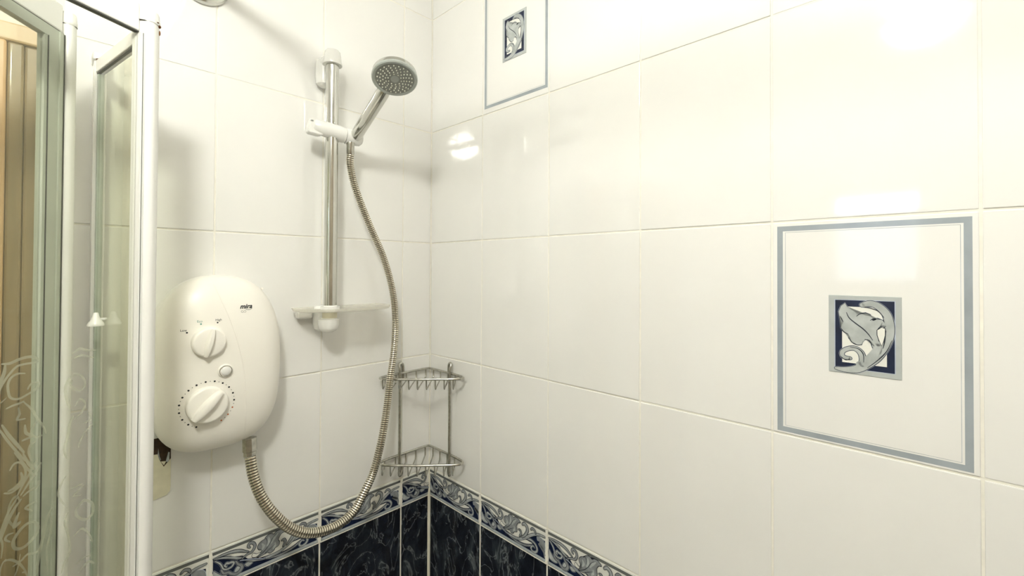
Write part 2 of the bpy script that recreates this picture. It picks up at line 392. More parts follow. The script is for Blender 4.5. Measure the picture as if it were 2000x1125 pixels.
# the scroll and leaf print of a border tile, in millimetres from the tile's top left corner
PT = {
'navy': [(-2.0,16.1),(12.9,19.0),(29.8,21.0),(51.2,30.8),(65.1,46.2),(92.0,49.6),(117.8,51.4),(130.3,44.7),(150.7,31.7),(170.5,23.6),(182.1,24.6),(191.7,26.5),(191.9,62.0),(156.9,62.0),(117.9,62.9),(65.2,63.7),(18.1,64.0),(-1.6,64.3)],
'leaf': [(74.8,45.0),(82.9,38.0),(84.1,33.7),(78.3,30.6),(76.5,24.7),(79.4,19.1),(85.2,16.1),(88.8,15.9),(90.9,11.9),(96.5,9.2),(102.1,10.0),(104.9,12.0),(111.0,8.8),(117.6,9.1),(123.0,12.2),(125.2,15.3),(119.2,17.1),(114.9,23.3),(113.8,27.5),(116.0,32.0),(114.4,38.3),(107.8,40.5),(105.6,44.3),(98.9,46.6),(94.4,43.1),(83.0,44.6)],
'vein': [(76.0,45.0),(87.5,38.7),(96.6,29.8),(103.3,19.3),(111.0,13.4)],
'vein2': [(90.9,13.6),(93.2,21.0),(92.1,27.2)],
'hook1': [(133.2,15.8),(136.9,12.7),(142.1,13.4),(145.8,18.1),(145.8,24.4)],
'hook1b': [(131.2,16.2),(136.3,12.6),(143.5,16.6),(144.6,25.2),(138.5,35.2),(130.3,43.1)],
'hook2': [(120.9,31.1),(124.7,30.7),(126.3,34.0),(127.2,36.8),(123.0,43.9)],
'hook3': [(154.6,17.4),(159.6,13.5),(165.6,16.0),(167.6,20.4)],
'curl': [(62.9,20.2),(59.9,16.6),(62.3,11.7),(67.1,12.6),(70.6,16.8),(71.2,22.3),(66.5,29.2),(59.4,30.4),(49.8,34.7)],
'topleafA': [(2.9,15.1),(17.2,14.2),(33.6,15.2),(46.0,18.8),(54.6,23.8),(60.6,27.0)],
'topleafB': [(4.2,16.6),(18.5,19.6),(32.4,25.6),(42.4,31.1),(49.8,33.7)],
'white1': [(31.2,21.7),(37.4,20.5),(44.8,23.7),(50.9,27.4),(52.8,29.5),(46.1,28.5),(37.4,25.4)],
'stem': [(48.9,36.5),(65.1,46.2),(76.4,49.6),(92.0,52.7),(117.8,51.4),(138.6,41.2),(156.7,27.8),(174.4,19.8),(191.6,17.8)],
'stem2': [(83.1,53.2),(100.7,56.9),(120.0,58.9),(142.8,55.3),(158.8,47.7)],
'loop': [(117.8,53.7),(138.6,42.0),(154.8,39.0),(166.7,42.9),(171.6,51.1),(167.8,58.0),(158.9,59.6),(154.9,53.9),(160.8,48.4),(164.8,51.1)],
'whiteleaf': [(119.9,53.3),(138.6,44.6),(148.8,43.8),(158.8,44.5),(142.7,51.3),(130.4,53.7)],
'scroll1': [(23.7,38.4),(21.1,35.5),(24.3,32.1),(27.4,33.7),(33.1,34.2),(36.2,36.8),(33.1,42.1),(27.5,43.7),(22.4,42.9),(18.6,39.6),(16.6,34.5),(13.4,27.8),(5.6,20.1)],
'blob1': [(3.0,37.3),(9.6,43.6),(17.4,51.2),(25.0,53.7),(21.2,56.9),(12.2,57.5),(3.1,52.5)],
'swirl': [(16.0,41.7),(19.9,49.0),(27.5,50.6),(31.3,54.8),(37.6,58.9),(45.0,58.4),(49.8,52.2),(48.6,47.0),(43.7,43.3),(39.9,36.1)],
'blob2': [(37.5,52.0),(42.5,45.8),(47.4,46.5),(48.6,52.8),(43.7,58.0),(38.2,58.1)],
'blob3': [(54.7,48.1),(60.7,46.3),(67.8,48.8),(67.2,52.4),(60.7,55.0),(55.9,52.4)],
'blob3w': [(57.7,48.6),(61.3,47.5),(65.4,49.9),(64.3,51.9),(59.5,52.2)],
'stemthin': [(46.1,37.3),(59.4,41.1),(71.3,45.2),(83.0,50.3),(89.9,52.7)],
'cell': [(68.9,33.9),(74.8,37.9),(81.8,37.6),(76.0,42.1),(69.0,41.5),(66.6,37.8)],
'rt': [(170.5,25.0),(182.1,24.6),(189.8,30.2),(191.8,42.4),(186.1,47.8),(178.4,40.9),(173.5,37.1)],
'rt2': [(176.4,38.8),(184.2,44.2),(189.9,50.5),(190.9,58.8)],
'rtn': [(171.5,33.5),(177.4,33.2),(175.5,37.7),(170.6,38.3)],
}
GM = {
'arc': [(99.7,108.7),(107.2,106.6),(115.0,109.5),(121.8,117.3),(124.7,126.9),(125.5,137.7),(123.8,148.8),(119.1,161.3),(112.2,172.2),(103.5,181.2),(94.5,188.2),(83.6,190.8),(72.8,190.5)],
'scroll': [(99.0,181.9),(99.9,175.0),(97.7,167.4),(91.9,163.1),(84.6,164.6),(79.4,169.3),(80.4,174.9),(87.3,176.2)],
'leaf': [(82.4,107.2),(84.3,111.3),(88.4,115.1),(93.4,118.7),(94.3,123.2),(97.4,119.6),(102.8,118.1),(107.2,120.0),(109.4,124.3),(114.1,123.9),(119.2,126.2),(121.7,130.9),(122.2,133.6),(115.8,135.9),(113.6,142.2),(114.9,150.9),(118.3,158.2),(118.2,166.9),(112.2,167.7),(108.8,158.2),(107.1,151.7),(102.7,150.6),(100.0,153.7),(98.7,157.8),(94.6,158.2),(89.2,155.5),(86.0,150.7),(85.5,145.6),(80.9,143.2),(78.1,138.9),(78.1,133.1),(80.5,130.4),(76.7,125.1),(75.8,118.2),(78.2,111.1)],
'mid': [(83.8,118.8),(86.5,125.5),(92.9,131.8),(100.1,137.9),(105.4,144.1),(109.7,151.4)],
'dark': [[(77.2,123.9),(80.5,131.2)],[(78.1,138.9),(80.9,143.4),(85.7,146.2)],[(86.0,150.7),(89.6,156.0),(94.6,158.5),(99.1,157.4)],[(93.8,123.2),(97.4,119.8),(102.8,118.3),(107.2,120.0)],[(107.2,127.2),(110.7,124.9),(117.5,125.3)],[(114.1,137.7),(117.5,133.5),(122.2,133.1)],[(119.1,160.2),(120.8,151.3),(122.1,138.0)],[(100.8,179.4),(100.4,169.3),(95.5,163.2),(87.3,162.0)],[(77.5,174.7),(82.7,178.6),(87.8,176.7)],[(101.8,150.7),(106.2,151.8),(108.8,157.1)],[(127.5,149.4),(122.5,163.1),(113.9,175.2),(104.3,185.5)],[(100.2,111.5),(107.2,112.2),(115.0,115.5),(120.3,122.9)]],
}
PM = [M_NAVY, M_INK, M_SLATE, M_SLATE2, M_PERI, M_WHITEG, M_BAND, M_BAND2]
NAVY, INK, SL, SL2, PERI, WHT, BND, BND2 = range(8)
def border_bm(maxu):
    bm = bmesh.new()
    e = 197.0
    clampu = lambda P: [(min(max(u, 2.6), e - 1.2), v) for u, v in P]
    poly(bm, clampu(PT['navy']), 1, NAVY)
    ribbon(bm, [(1.8, 6.3), (e, 6.3)], 5.6, 1, BND, smooth=False)
    ribbon(bm, [(1.8, 64.6), (e, 64.6)], 5.4, 2, BND2, smooth=False)
    ribbon(bm, [(1.8, 67.6), (e, 67.6)], 0.7, 3, BND, smooth=False)
    # right-hand bud and its shading
    poly(bm, clampu(PT['rt']), 2, PERI, 0.7, smooth=True); poly(bm, clampu(PT['rt']), 3, SL, smooth=True)
    ribbon(bm, PT['rt2'], [5, 7, 6, 3], 3, SL); poly(bm, PT['rtn'], 4, NAVY)
    # blobs and scrolls at the left on navy
    for k, wd in (('blob1', 0), ('blob2', 0), ('blob3', 0)):
        poly(bm, PT[k], 2, PERI, 1.0, smooth=True); poly(bm, PT[k], 3, INK, 0.35, smooth=True); poly(bm, PT[k], 4, SL2, -0.4, smooth=True)
    ribbon(bm, PT['swirl'], [5.2, 6.6, 6.6, 7.6, 7.6, 7, 5], 5, PERI)
    ribbon(bm, PT['swirl'], [4.2, 5.6, 5.6, 6.6, 6.6, 6, 4], 6, INK)
    ribbon(bm, PT['swirl'], [2.6, 4, 4, 5, 5, 4.4, 2.4], 7, SL)
    ribbon(bm, PT['scroll1'], [4.6, 5, 5.6, 6, 6, 5, 5, 5, 5, 5, 5, 5, 4], 8, PERI)
    ribbon(bm, PT['scroll1'], [3.6, 4, 4.6, 5, 5, 4, 4, 4, 4, 4, 4, 4, 3], 9, INK)
    ribbon(bm, PT['scroll1'], [2.2, 2.6, 3.2, 3.6, 3.4, 2.6, 2.6, 2.6, 2.4, 2.4, 2.4, 2.4, 1.4], 10, SL2)
    # long leaves at the top left
    for k in ('topleafB', 'topleafA'):
        ribbon(bm, PT[k], [2.0, 5.0, 6.4, 6.0, 4.5, 2.5][:len(PT[k])], 11, INK); ribbon(bm, PT[k], [0.8, 3.4, 4.8, 4.4, 3.0, 1.2][:len(PT[k])], 12, SL)
        ribbon(bm, [(u, v - 0.5) for u, v in PT[k]], [0.3, 1.0, 1.4, 1.2, 0.8, 0.4][:len(PT[k])], 13, SL2)
    poly(bm, PT['white1'], 14, WHT)
    # stems
    ribbon(bm, PT['stem2'], [2, 4.4, 5.6, 5.6, 4], 11, PERI); ribbon(bm, PT['stem2'], [1.4, 3.6, 4.8, 4.8, 3], 12, INK); ribbon(bm, PT['stem2'], [0.6, 2.2, 3.4, 3.4, 2], 13, SL)
    ribbon(bm, PT['loop'], [4, 5, 5.6, 6, 6, 5.6, 5, 5, 4.4, 3], 14, PERI); ribbon(bm, PT['loop'], [3, 4, 4.6, 5, 5, 4.6, 4, 4, 3.4, 2], 15, INK); ribbon(bm, PT['loop'], [1.8, 2.8, 3.4, 3.8, 3.8, 3.4, 2.8, 2.8, 2.2, 1], 16, SL2)
    poly(bm, PT['whiteleaf'], 15, INK, 0.6, smooth=True); poly(bm, PT['whiteleaf'], 16, WHT, smooth=True)
    ribbon(bm, PT['stem'], [3, 4.6, 5, 5.6, 6, 6.6, 6.6, 5.6, 4], 17, INK); ribbon(bm, PT['stem'], [1.8, 3.2, 3.6, 4.2, 4.6, 5.2, 5.2, 4.2, 2.8], 18, SL2)
    ribbon(bm, [(u, v + 0.7) for u, v in PT['stem']], 1.0, 19, SL)
    poly(bm, PT['cell'], 19, INK, 0.6, smooth=True); poly(bm, PT['cell'], 20, WHT, smooth=True)
    ribbon(bm, PT['curl'], [3, 5, 5.6, 5.6, 5.4, 5.4, 5, 4.6, 3.4], 21, INK); ribbon(bm, PT['curl'], [1.8, 3.8, 4.2, 4.2, 4, 4, 3.6, 3.2, 2], 22, SL)
    # hooks
    ribbon(bm, PT['hook1b'], [5, 7.4, 7.6, 7.4, 6.4, 4], 21, INK); ribbon(bm, PT['hook1b'], [3.8, 6, 6.2, 6, 5, 2.8], 22, SL)
    ribbon(bm, [(u + 0.6, v) for u, v in PT['hook1b']], [1, 1.8, 2, 2, 1.6, 0.8], 23, SL2)
    ribbon(bm, PT['hook2'], [4, 5.4, 5.8, 5.6, 3.4], 21, INK); ribbon(bm, PT['hook2'], [2.8, 4.2, 4.6, 4.4, 2], 22, SL)
    ribbon(bm, PT['hook3'], [4, 5.6, 5.6, 4], 21, INK); ribbon(bm, PT['hook3'], [2.8, 4.2, 4.2, 2.8], 22, SL)
    # the lobed leaf
    poly(bm, PT['leaf'], 21, INK, 0.7, smooth=True); poly(bm, PT['leaf'], 22, SL, -0.1, smooth=True)
    for lo in ([(84, 22), (87, 28), (84, 34)], [(96, 14), (97, 22), (94, 30)], [(113, 14), (107, 20), (101, 28)], [(108, 30), (108, 36), (104, 41)]):
        ribbon(bm, lo, [2, 5, 2], 23, SL2)
    ribbon(bm, PT['vein'], [1.4, 1.2, 1.0, 0.8, 0.4], 24, INK); ribbon(bm, PT['vein2'], [1.0, 0.9, 0.5], 24, INK)
    ribbon(bm, [(90, 43), (100, 37), (108, 33)], [1.2, 0.9, 0.4], 24, INK)
    ribbon(bm, PT['stemthin'], [2.6, 2.6, 2.6, 2.6, 2], 25, INK); ribbon(bm, PT['stemthin'], [1.4, 1.4, 1.4, 1.4, 1], 26, PERI)
    if maxu < 195:
        bmesh.ops.bisect_plane(bm, geom=bm.verts[:] + bm.edges[:] + bm.faces[:], plane_co=(maxu / 1000, 0, 0), plane_no=(1, 0, 0), clear_outer=True)
    return bm
bcache = {}
def border_mesh(width):
    k = round(width * 1000)
    if k not in bcache: bcache[k] = flat_mesh('scroll_print', border_bm(width * 1000 - 3.6), PM)
    return bcache[k]

def decor_parts(tile, wt, ht):
    """grey frame, hairline, plaque and leaf relief on a decor tile (origin at its top left corner)"""
    def fr(x0, x1, z0, z1, t, lay, mi, tl=None):
        bm = bmesh.new()
        o = [(x0, z0), (x1, z0), (x1, z1), (x0, z1)]; i = [(x0 + t, z0 + t), (x1 - t, z0 + t), (x1 - t, z1 - t), (x0 + t, z1 - t)]
        y = -0.00008 * lay
        ov = [bm.verts.new((a / 1000, y, -b / 1000)) for a, b in o]; iv = [bm.verts.new((a / 1000, y, -b / 1000)) for a, b in i]
        for k in range(4):
            f = bm.faces.new((ov[k], ov[(k + 1) % 4], iv[(k + 1) % 4], iv[k])); f.material_index = mi
        return bm
    sh = (-1.4, -1.4)
    link('grey_frame', flat_mesh('grey_frame', fr(6.7 - 1.4, 195.0 - 1.4, 6.2 - 1.4, 285.6 - 1.4, 6.8, 1, 0), [M_BAND2 if False else M_BANDF]), tile)
    link('fine_line', flat_mesh('fine_line', fr(16.2 - 1.4, 186.0 - 1.4, 14.6 - 1.4, 277.2 - 1.4, 0.55, 1, 0), [M_LINE]), tile)
    # plaque
    bm = bmesh.new(); box(bm, 0.0639, -0.0009, -0.1941, 0.1350, 0.0005, -0.0962, 0.0004, 1)
    pq = obj('plaque', bm, M_PLAQ, tile, smooth=False)
    B = -0.0009
    bm = bmesh.new()
    def q(pts): return [(a - 1.4, b - 1.4) for a, b in pts]
    poly(bm, q([(72.2, 103.6), (130.0, 103.0), (130.0, 188.8), (72.2, 188.8)]), 1, 4, 0.9, base=B)
    poly(bm, q([(72.2, 103.6), (130.0, 103.0), (130.0, 188.8), (72.2, 188.8)]), 2, 0, base=B)
    poly(bm, q([(79.3, 111.4), (122.8, 111.4), (122.8, 181.8), (79.3, 181.8)]), 3, 5, base=B)
    arc, scr, leaf = q(GM['arc']), q(GM['scroll']), q(GM['leaf'])
    aw = [5.5, 7, 7.6, 8.2, 8.6, 8.8, 9.2, 9.6, 10.6, 10.4, 9.0, 6.5, 3.0]; sw = [6.5, 6.6, 6.2, 5.4, 5, 4.8, 4.4, 3.6]
    for g, lay, mi in ((1.5, 4, 4), (0.5, 5, 1), (-0.2, 6, 2)):
        ribbon(bm, arc, [a + g for a in aw], lay, mi, base=B); ribbon(bm, scr, [a + g for a in sw], lay, mi, base=B)
        poly(bm, leaf, lay, mi, g / 2, base=B)
    ribbon(bm, q([(96, 182), (104, 176), (112, 165), (115, 155)]), [6, 8, 8, 6], 7, 2, base=B)
    poly(bm, q([(113.9, 138.5), (118.0, 134.8), (121.2, 136.0), (121.1, 144.0), (119.6, 151.5), (118.1, 157.0), (115.8, 151.0), (114.0, 144.5)]), 7, 1, 0.4, base=B)
    poly(bm, q([(113.9, 138.5), (118.0, 134.8), (121.2, 136.0), (121.1, 144.0), (119.6, 151.5), (118.1, 157.0), (115.8, 151.0), (114.0, 144.5)]), 8, 5, -0.1, base=B)
    ribbon(bm, q(GM['mid']), [0.6, 1.1, 1.3, 1.3, 1.1, 0.5], 8, 1, base=B)
    for d_ in GM['dark']: ribbon(bm, q(d_), [0.5, 1.2, 0.5], 8, 1, base=B)
    ribbon(bm, q([(110.2, 126.0), (112.0, 125.2)]), [2.0, 1.6], 8, 1, base=B)
    link('leaf_motif', flat_mesh('leaf_motif', bm, [M_NAVY, M_INK, M_MOTIF, M_SLATE2, M_PERI, M_WHITEG]), tile)

M_BANDF = mat('grey_frame_glaze', (0.36, 0.40, 0.43), 0.14, var=0.10, scale=25)
M_LINE = mat('thin_grey_line_glaze', (0.45, 0.48, 0.50), 0.2, var=0.35, scale=18)
M_PLAQ = mat('plaque_glaze', (0.47, 0.50, 0.49), 0.16, var=0.06, scale=50)
M_MOTIF = mat('motif_grey_glaze', (0.46, 0.49, 0.48), 0.18, var=0.16, scale=60)

rt_z = Matrix.Rotation(-PI / 2, 4, 'Z')
def add_tiles(wall, cols, side):
    for ci in range(len(cols) - 1):
        a, b_ = cols[ci], cols[ci + 1]
        for ri, (kind, zt, zb) in enumerate(rows):
            w_ = b_ - a - 2 * G; h_ = zt - zb - 2 * G
            if side == 'L': x, y = -b_ + G, 0.0
            else: x, y = 0.0, -(a + G)
            first = (ci == 0)
            if first:                       # tiles stop short of the corner by the joint
                if side == 'L': w_ -= 0.0006
                else: w_ -= 0.0006; y -= 0.0006
            decor = side == 'R' and ((ci == 4 and ri == 3) or (ci == 1 and ri == 1))
            m = {'cream': M_TILE, 'border': M_WHITEG, 'dark': M_MARBLE}[kind]
            nm = 'decor_tile' if decor else {'cream': 'tile', 'border': 'border_tile', 'dark': 'dark_tile'}[kind]
            o = link(nm, tile_mesh(w_, h_, m), wall)
            o.location = (x, y, zt - G)
            o.rotation_euler = (random.gauss(0, 0.0011), 0, (0 if side == 'L' else -PI / 2) + random.gauss(0, 0.0011))
            if decor:
                decor_parts(o, w_, h_)
                o['label'] = 'cream tile framed in grey with a leaf plaque'
            if kind == 'border':
                link('scroll_print', border_mesh(b_ - a), o)
add_tiles(WR, Rc, 'R')
add_tiles(WL, Lc, 'L')
# ragged grout wiped over the border joints
def smear(bm, side, s, z0, z1, hw, amp):
    n = 22; pl = []; prr = []
    for i in range(n + 1):
        z = z0 + (z1 - z0) * i / n
        pl.append((s - hw - amp * (0.3 + abs(mnoise(Vector((s * 31, z * 210, 1.3)))) * 2), z)); prr.append((s + hw + amp * (0.3 + abs(mnoise(Vector((s * 31, z * 190, 7.7)))) * 2), z))
    V = lambda p, d: bm.verts.new((-p[0], d, p[1]) if side == 'L' else (d, -p[0], p[1]))
    A = [V(p, -0.0022) for p in pl]; B = [V(p, -0.0022) for p in prr]; A0 = [V(p, 0.002) for p in pl]; B0 = [V(p, 0.002) for p in prr]
    for i in range(n):
        bm.faces.new((A[i], A[i + 1], B[i + 1], B[i])); bm.faces.new((A0[i], A0[i + 1], A[i + 1], A[i])); bm.faces.new((B[i], B[i + 1], B0[i + 1], B0[i]))
for wall, side, ss in ((WR, 'R', Rc[1:5]), (WL, 'L', Lc[1:4])):
    for s in ss:
        bm = bmesh.new(); smear(bm, side, s, -0.0695, -0.0012, 0.0016, 0.0016)
        obj('grout_smear', bm, M_GROUT, wall, smooth=False)
# proud grout lines between the dark tiles
def gline(wall, bm): obj('grout_line', bm, M_GROUT, wall, smooth=False)
for s in Rc[1:6]:
    bm = bmesh.new(); box(bm, -0.0004, -s - 0.0016, -1.1, 0.003, -s + 0.0016, -0.0735); gline(WR, bm)
for s in Lc[1:4]:
    bm = bmesh.new(); box(bm, -s - 0.0016, -0.0004, -1.1, -s + 0.0016, 0.003, -0.0735); gline(WL, bm)
bm = bmesh.new(); box(bm, -0.0005, -1.4, -0.0722, 0.003, -0.004, -0.0700); gline(WR, bm)
bm = bmesh.new(); box(bm, -0.68, -0.0005, -0.0722, -0.004, 0.003, -0.0700); gline(WL, bm)
# silicone bead in the corner
bm = bmesh.new()
pts = []; rs = []
for i in range(60):
    z = -1.12 + i / 59 * 1.145
    pts.append((-0.0004, -0.0004, z)); rs.append((0.0048 if z < -0.07 else 0.0026) * (1 + 0.12 * mnoise(Vector((0, 0, z * 25)))))
tube(bm, pts, rs, 8); obj('trim_1', bm, M_SEAL, None, kind='structure')
bm = bmesh.new()
tube(bm, [(-0.0002, -0.0002, 0.024 + i / 30 * 1.29) for i in range(31)], 0.0019, 8); obj('trim_2', bm, M_GROUT, None, kind='structure')

# broken plaster and filler beside the shower unit
def wall_poly(name, pts, y0, y1, m, lab=None):
    bm = bmesh.new()
    A = [bm.verts.new((x, -y0, z)) for x, z in pts]; B = [bm.verts.new((x, -y1, z)) for x, z in pts]
    bm.faces.new(A); bm.faces.new(B)
    for i in range(len(pts)): bm.faces.new((A[i], A[(i + 1) % len(pts)], B[(i + 1) % len(pts)], B[i]))
    bmesh.ops.triangulate(bm, faces=[f for f in bm.faces if len(f.verts) > 4])
    return obj(name, bm, m, WL, smooth=False, label=lab)
wall_poly('filler_patch', [(-0.60, 0.215), (-0.5444, 0.215), (-0.5440, 0.140), (-0.5448, 0.132), (-0.5490, 0.1265), (-0.60, 0.118)], -0.002, 0.0016, M_FILL, 'cream filler patch')
wall_poly('broken_hole', [(-0.60, 0.228), (-0.5448, 0.226), (-0.5443, 0.188), (-0.5475, 0.184), (-0.5540, 0.1765), (-0.5600, 0.190), (-0.5625, 0.200), (-0.60, 0.205)], -0.002, 0.0022, M_HOLE, 'dark broken hole')
wall_poly('tile_shard', [(-0.5480, 0.2000), (-0.5462, 0.1990), (-0.5466, 0.1860), (-0.5500, 0.1830), (-0.5512, 0.1860)], -0.002, 0.0034, M_SLATE2)
wall_poly('tile_shard', [(-0.5580, 0.1865), (-0.5510, 0.1850), (-0.5535, 0.1795), (-0.5545, 0.1800)], -0.002, 0.0032, M_FILL)
wall_poly('tile_shard', [(-0.5618, 0.2100), (-0.5600, 0.1960), (-0.5580, 0.1900), (-0.5592, 0.1890), (-0.5625, 0.2000)], -0.002, 0.0034, M_SLATE)

# ------------------------------------------------------------------ brown door beyond the enclosure
bm = bmesh.new(); box(bm, -1.48, -0.012, FZ, -0.765, -0.001, 0.838, 0.001); D1 = struct('door_1', bm, M_WOOD)
def dp(name, x0, x1, y1, z0, z1, m, bev=0.003):
    bm = bmesh.new(); box(bm, x0, -y1, z0, x1, -0.001, z1, bev); return obj(name, bm, m, D1, smooth=False)
dp('door_casing', -0.722, -0.690, 0.017, FZ, 0.835, M_WOOD); dp('door_casing', -0.7385, -0.722, 0.020, FZ, 0.835, M_WOOD)
dp('door_casing', -0.765, -0.7385, 0.024, FZ, 0.835, M_WOOD2)
dp('door_casing', -1.52, -0.690, 0.022, 0.835, 0.862, M_WOOD3); dp('door_casing', -1.52, -1.48, 0.022, FZ, 0.835, M_WOOD2)
dp('door_panel', -1.38, -0.87, 0.018, -0.9, -0.2, M_WOOD, 0.006); dp('door_panel', -1.38, -0.87, 0.018, 0.0, 0.74, M_WOOD, 0.006)

# ------------------------------------------------------------------ window in the entrance wall
bm = bmesh.new()
t = 0.03
box(bm, -2.06, WY0, WZ0, -1.99, WY0 + t, WZ1); box(bm, -2.06, WY1 - t, WZ0, -1.99, WY1, WZ1)
box(bm, -2.06, WY0, WZ0, -1.99, WY1, WZ0 + t); box(bm, -2.06, WY0, WZ1 - t, -1.99, WY1, WZ1); box(bm, -2.06, WY0, 0.765, -1.99, WY1, 0.790)
W1 = struct('window_1', bm, M_FRAME)
bm = bmesh.new(); box(bm, -2.04, WY0 + t, 0.790, -2.035, WY1 - t, WZ1 - t); obj('pane', bm, M_DAY, W1, smooth=False)
bm = bmesh.new(); box(bm, -2.04, WY0 + t, WZ0 + t, -2.035, WY1 - t, 0.765); obj('pane', bm, M_DAY2, W1, smooth=False)

# ================================================================== THINGS
# ------------------------------------------------------------------ ceiling lamp
T = thing('ceiling_lamp', 'white globe lamp lighting the shower, mirrored as a glare in the right wall tiles', 'lamp', (LAMP.x, LAMP.y, CZ))
bm = bmesh.new(); prof = [(math.cos(a) * -0.066, math.sin(a) * 0.076) for a in [i * PI / 20 for i in range(0, 18)]]
prof = [(LAMP.z - CZ + p, r) for p, r in prof]
lathe(bm, [(p, r) for p, r in prof], (0, 0, 0), (0, 0, 1), 40); obj('lamp_dome', bm, M_LAMP, T)
bm = bmesh.new(); lathe(bm, [(0, 0.07), (-0.03, 0.07), (-0.055, 0.06), (LAMP.z - CZ + 0.058, 0.034)], (0, 0, 0), (0, 0, 1), 40); obj('lamp_base', bm, M_WPLAST, T)

# ------------------------------------------------------------------ curtain rod
T = thing('curtain_rod', 'rod with round chrome flange fixed at the top of the left wall', 'rod', (-0.5072, 0, 1.038))
bm = bmesh.new(); lathe(bm, [(0.0, 0.043), (0.004, 0.0435), (0.009, 0.041), (0.013, 0.032), (0.015, 0.020), (0.020, 0.016), (0.022, 0.0135)], (0, 0, 0), (0, -1, 0), 48)
obj('flange', bm, M_RIMC if False else M_CHROME, T)
bm = bmesh.new(); tube(bm, [(0, -0.018, 0), (0, -1.885, 0)], 0.012, 24); obj('rod_tube', bm, M_WPLAST, T)
bm = bmesh.new(); lathe(bm, [(0.0, 0.043), (0.009, 0.041), (0.013, 0.032), (0.020, 0.016), (0.022, 0.0135)], (0, -1.9, 0), (0, 1, 0), 32); obj('flange', bm, M_CHROME, T)

# ------------------------------------------------------------------ shower enclosure with bi-fold door
J = Vector((-0.6456, -0.015)); P2 = Vector((-0.610, -0.2164)); P1 = Vector((-0.6823, -0.1337)); HG = Vector((-0.818, -0.328))
ZT = 0.835
T = thing('shower_enclosure', 'white framed glass shower enclosure with folded etched door at the left edge', 'shower enclosure', (P2.x, P2.y, FZ))
def part_o(name, p0, p1, hw, z0, z1, m, bev=0.001, parent=None, **k):
    bm = bmesh.new(); obox(bm, p0, p1, hw, z0, z1, bev); return wobj(name, bm, m, parent or T, smooth=False, **k)
def along(a, b, s):
    d = (b - a).normalized(); return a + d * s
# wall jamb
bm = bmesh.new(); box(bm, J.x - 0.0045, -0.0305, FZ, J.x + 0.010, -0.0003, ZT, 0.002); wobj('wall_jamb', bm, M_FRAME, T, smooth=False)
bm = bmesh.new(); box(bm, J.x - 0.0065, -0.0325, ZT, J.x + 0.012, -0.0003, ZT + 0.013, 0.003); wobj('jamb_cap', bm, M_FRAME, T, smooth=False)
bm = bmesh.new(); bmesh.ops.create_icosphere(bm, subdivisions=2, radius=1, matrix=Matrix.Translation((J.x + 0.001, -0.0325, ZT + 0.001)) @ Matrix.Diagonal((0.004, 0.0012, 0.0018, 1))); wobj('rust_spot', bm, M_RUST, T)
# posts: rounded, with domed caps
def post(P, name, lab, rx, ang):
    bm = bmesh.new()
    prof = [(0, 1), (0, 1)]
    n = 28; rings = []
    def sec(z, k):
        r = []
        for i in range(n):
            a = 2 * PI * i / n; c, s_ = math.cos(a), math.sin(a)
            x = rx * k * math.copysign(abs(c) ** 0.7, c); y = rx * 0.85 * k * math.copysign(abs(s_) ** 0.7, s_)
            ca, sa = math.cos(ang), math.sin(ang)
            r.append(bm.verts.new((P.x + x * ca - y * sa, P.y + x * sa + y * ca, z)))
        return r
    R = [sec(FZ, 1), sec(ZT, 1)]
    for A, B in zip(R, R[1:]):
        for i in range(n): bm.faces.new((A[i], A[(i + 1) % n], B[(i + 1) % n], B[i]))
    bm.faces.new(R[0]); bm.faces.new(R[-1])
    p = wobj(name, bm, M_FRAME, T, label=lab)
    bm = bmesh.new(); R = [sec(ZT, 1.02), sec(ZT + 0.0006, 1.06), sec(ZT + 0.006, 1.06), sec(ZT + 0.0066, 1.02), sec(ZT + 0.014, 0.99), sec(ZT + 0.0165, 0.9), sec(ZT + 0.0175, 0.6)]
    for A, B in zip(R, R[1:]):
        for i in range(n): bm.faces.new((A[i], A[(i + 1) % n], B[(i + 1) % n], B[i]))
    bm.faces.new(R[0]); bm.faces.new(R[-1])
    wobj('post_cap', bm, M_FRAME, p)
    bm = bmesh.new(); tube(bm, [(P.x + rx * 1.05 * math.cos(a), P.y + rx * 0.9 * math.sin(a), ZT + 0.0003) for a in [i * 2 * PI / 24 for i in range(24)]], 0.0006, 6, closed=True); wobj('cap_seam', bm, M_GASKET_GAP, p)
    return p
pA = post(P2, 'hinge_post', 'bright white rounded post', 0.0125, -0.6)
pB = post(P1, 'end_post', None, 0.0095, -0.6)
bm = bmesh.new()
for dx, dy, dz, sx, sy, sz in ((0.0121, -0.0045, 0.0, .0022, .0022, .0022), (0.0127, -0.0035, -0.008, .0012, .0012, .0035), (0.010, -0.009, 0.003, .0016, .0012, .0008)):
    bmesh.ops.create_icosphere(bm, subdivisions=2, radius=1, matrix=Matrix.Translation((P2.x + dx, P2.y + dy, ZT + dz)) @ Matrix.Diagonal((sx, sy, sz, 1)))
wobj('rust_spot', bm, M_RUST, pA)
# side panel
sp = part_o('side_glass', along(J, P2, 0.012), along(J, P2, 0.195), 0.002, FZ + 0.03, 0.816, M_GLASS_S, 0)
part_o('top_rail', along(J, P2, 0.010), along(J, P2, 0.194), 0.005, 0.8162, ZT, M_FRAME)
part_o('rail_shadow_gap', along(J, P2, 0.012), along(J, P2, 0.192), 0.0040, 0.8140, 0.8162, M_GASKET_GAP, 0)  # dark strip painting the shadow gap under the side rail
part_o('glass_edge', along(J, P2, 0.0105), along(J, P2, 0.0130), 0.0046, FZ, 0.8135, M_GASKET_GAP, 0)
part_o('glass_edge', along(J, P2, 0.0145), along(J, P2, 0.0215), 0.0035, FZ, 0.8130, M_TEALG, 0)
part_o('bottom_rail', along(J, P2, 0.010), along(J, P2, 0.194), 0.009, FZ, FZ + 0.03, M_FRAME)
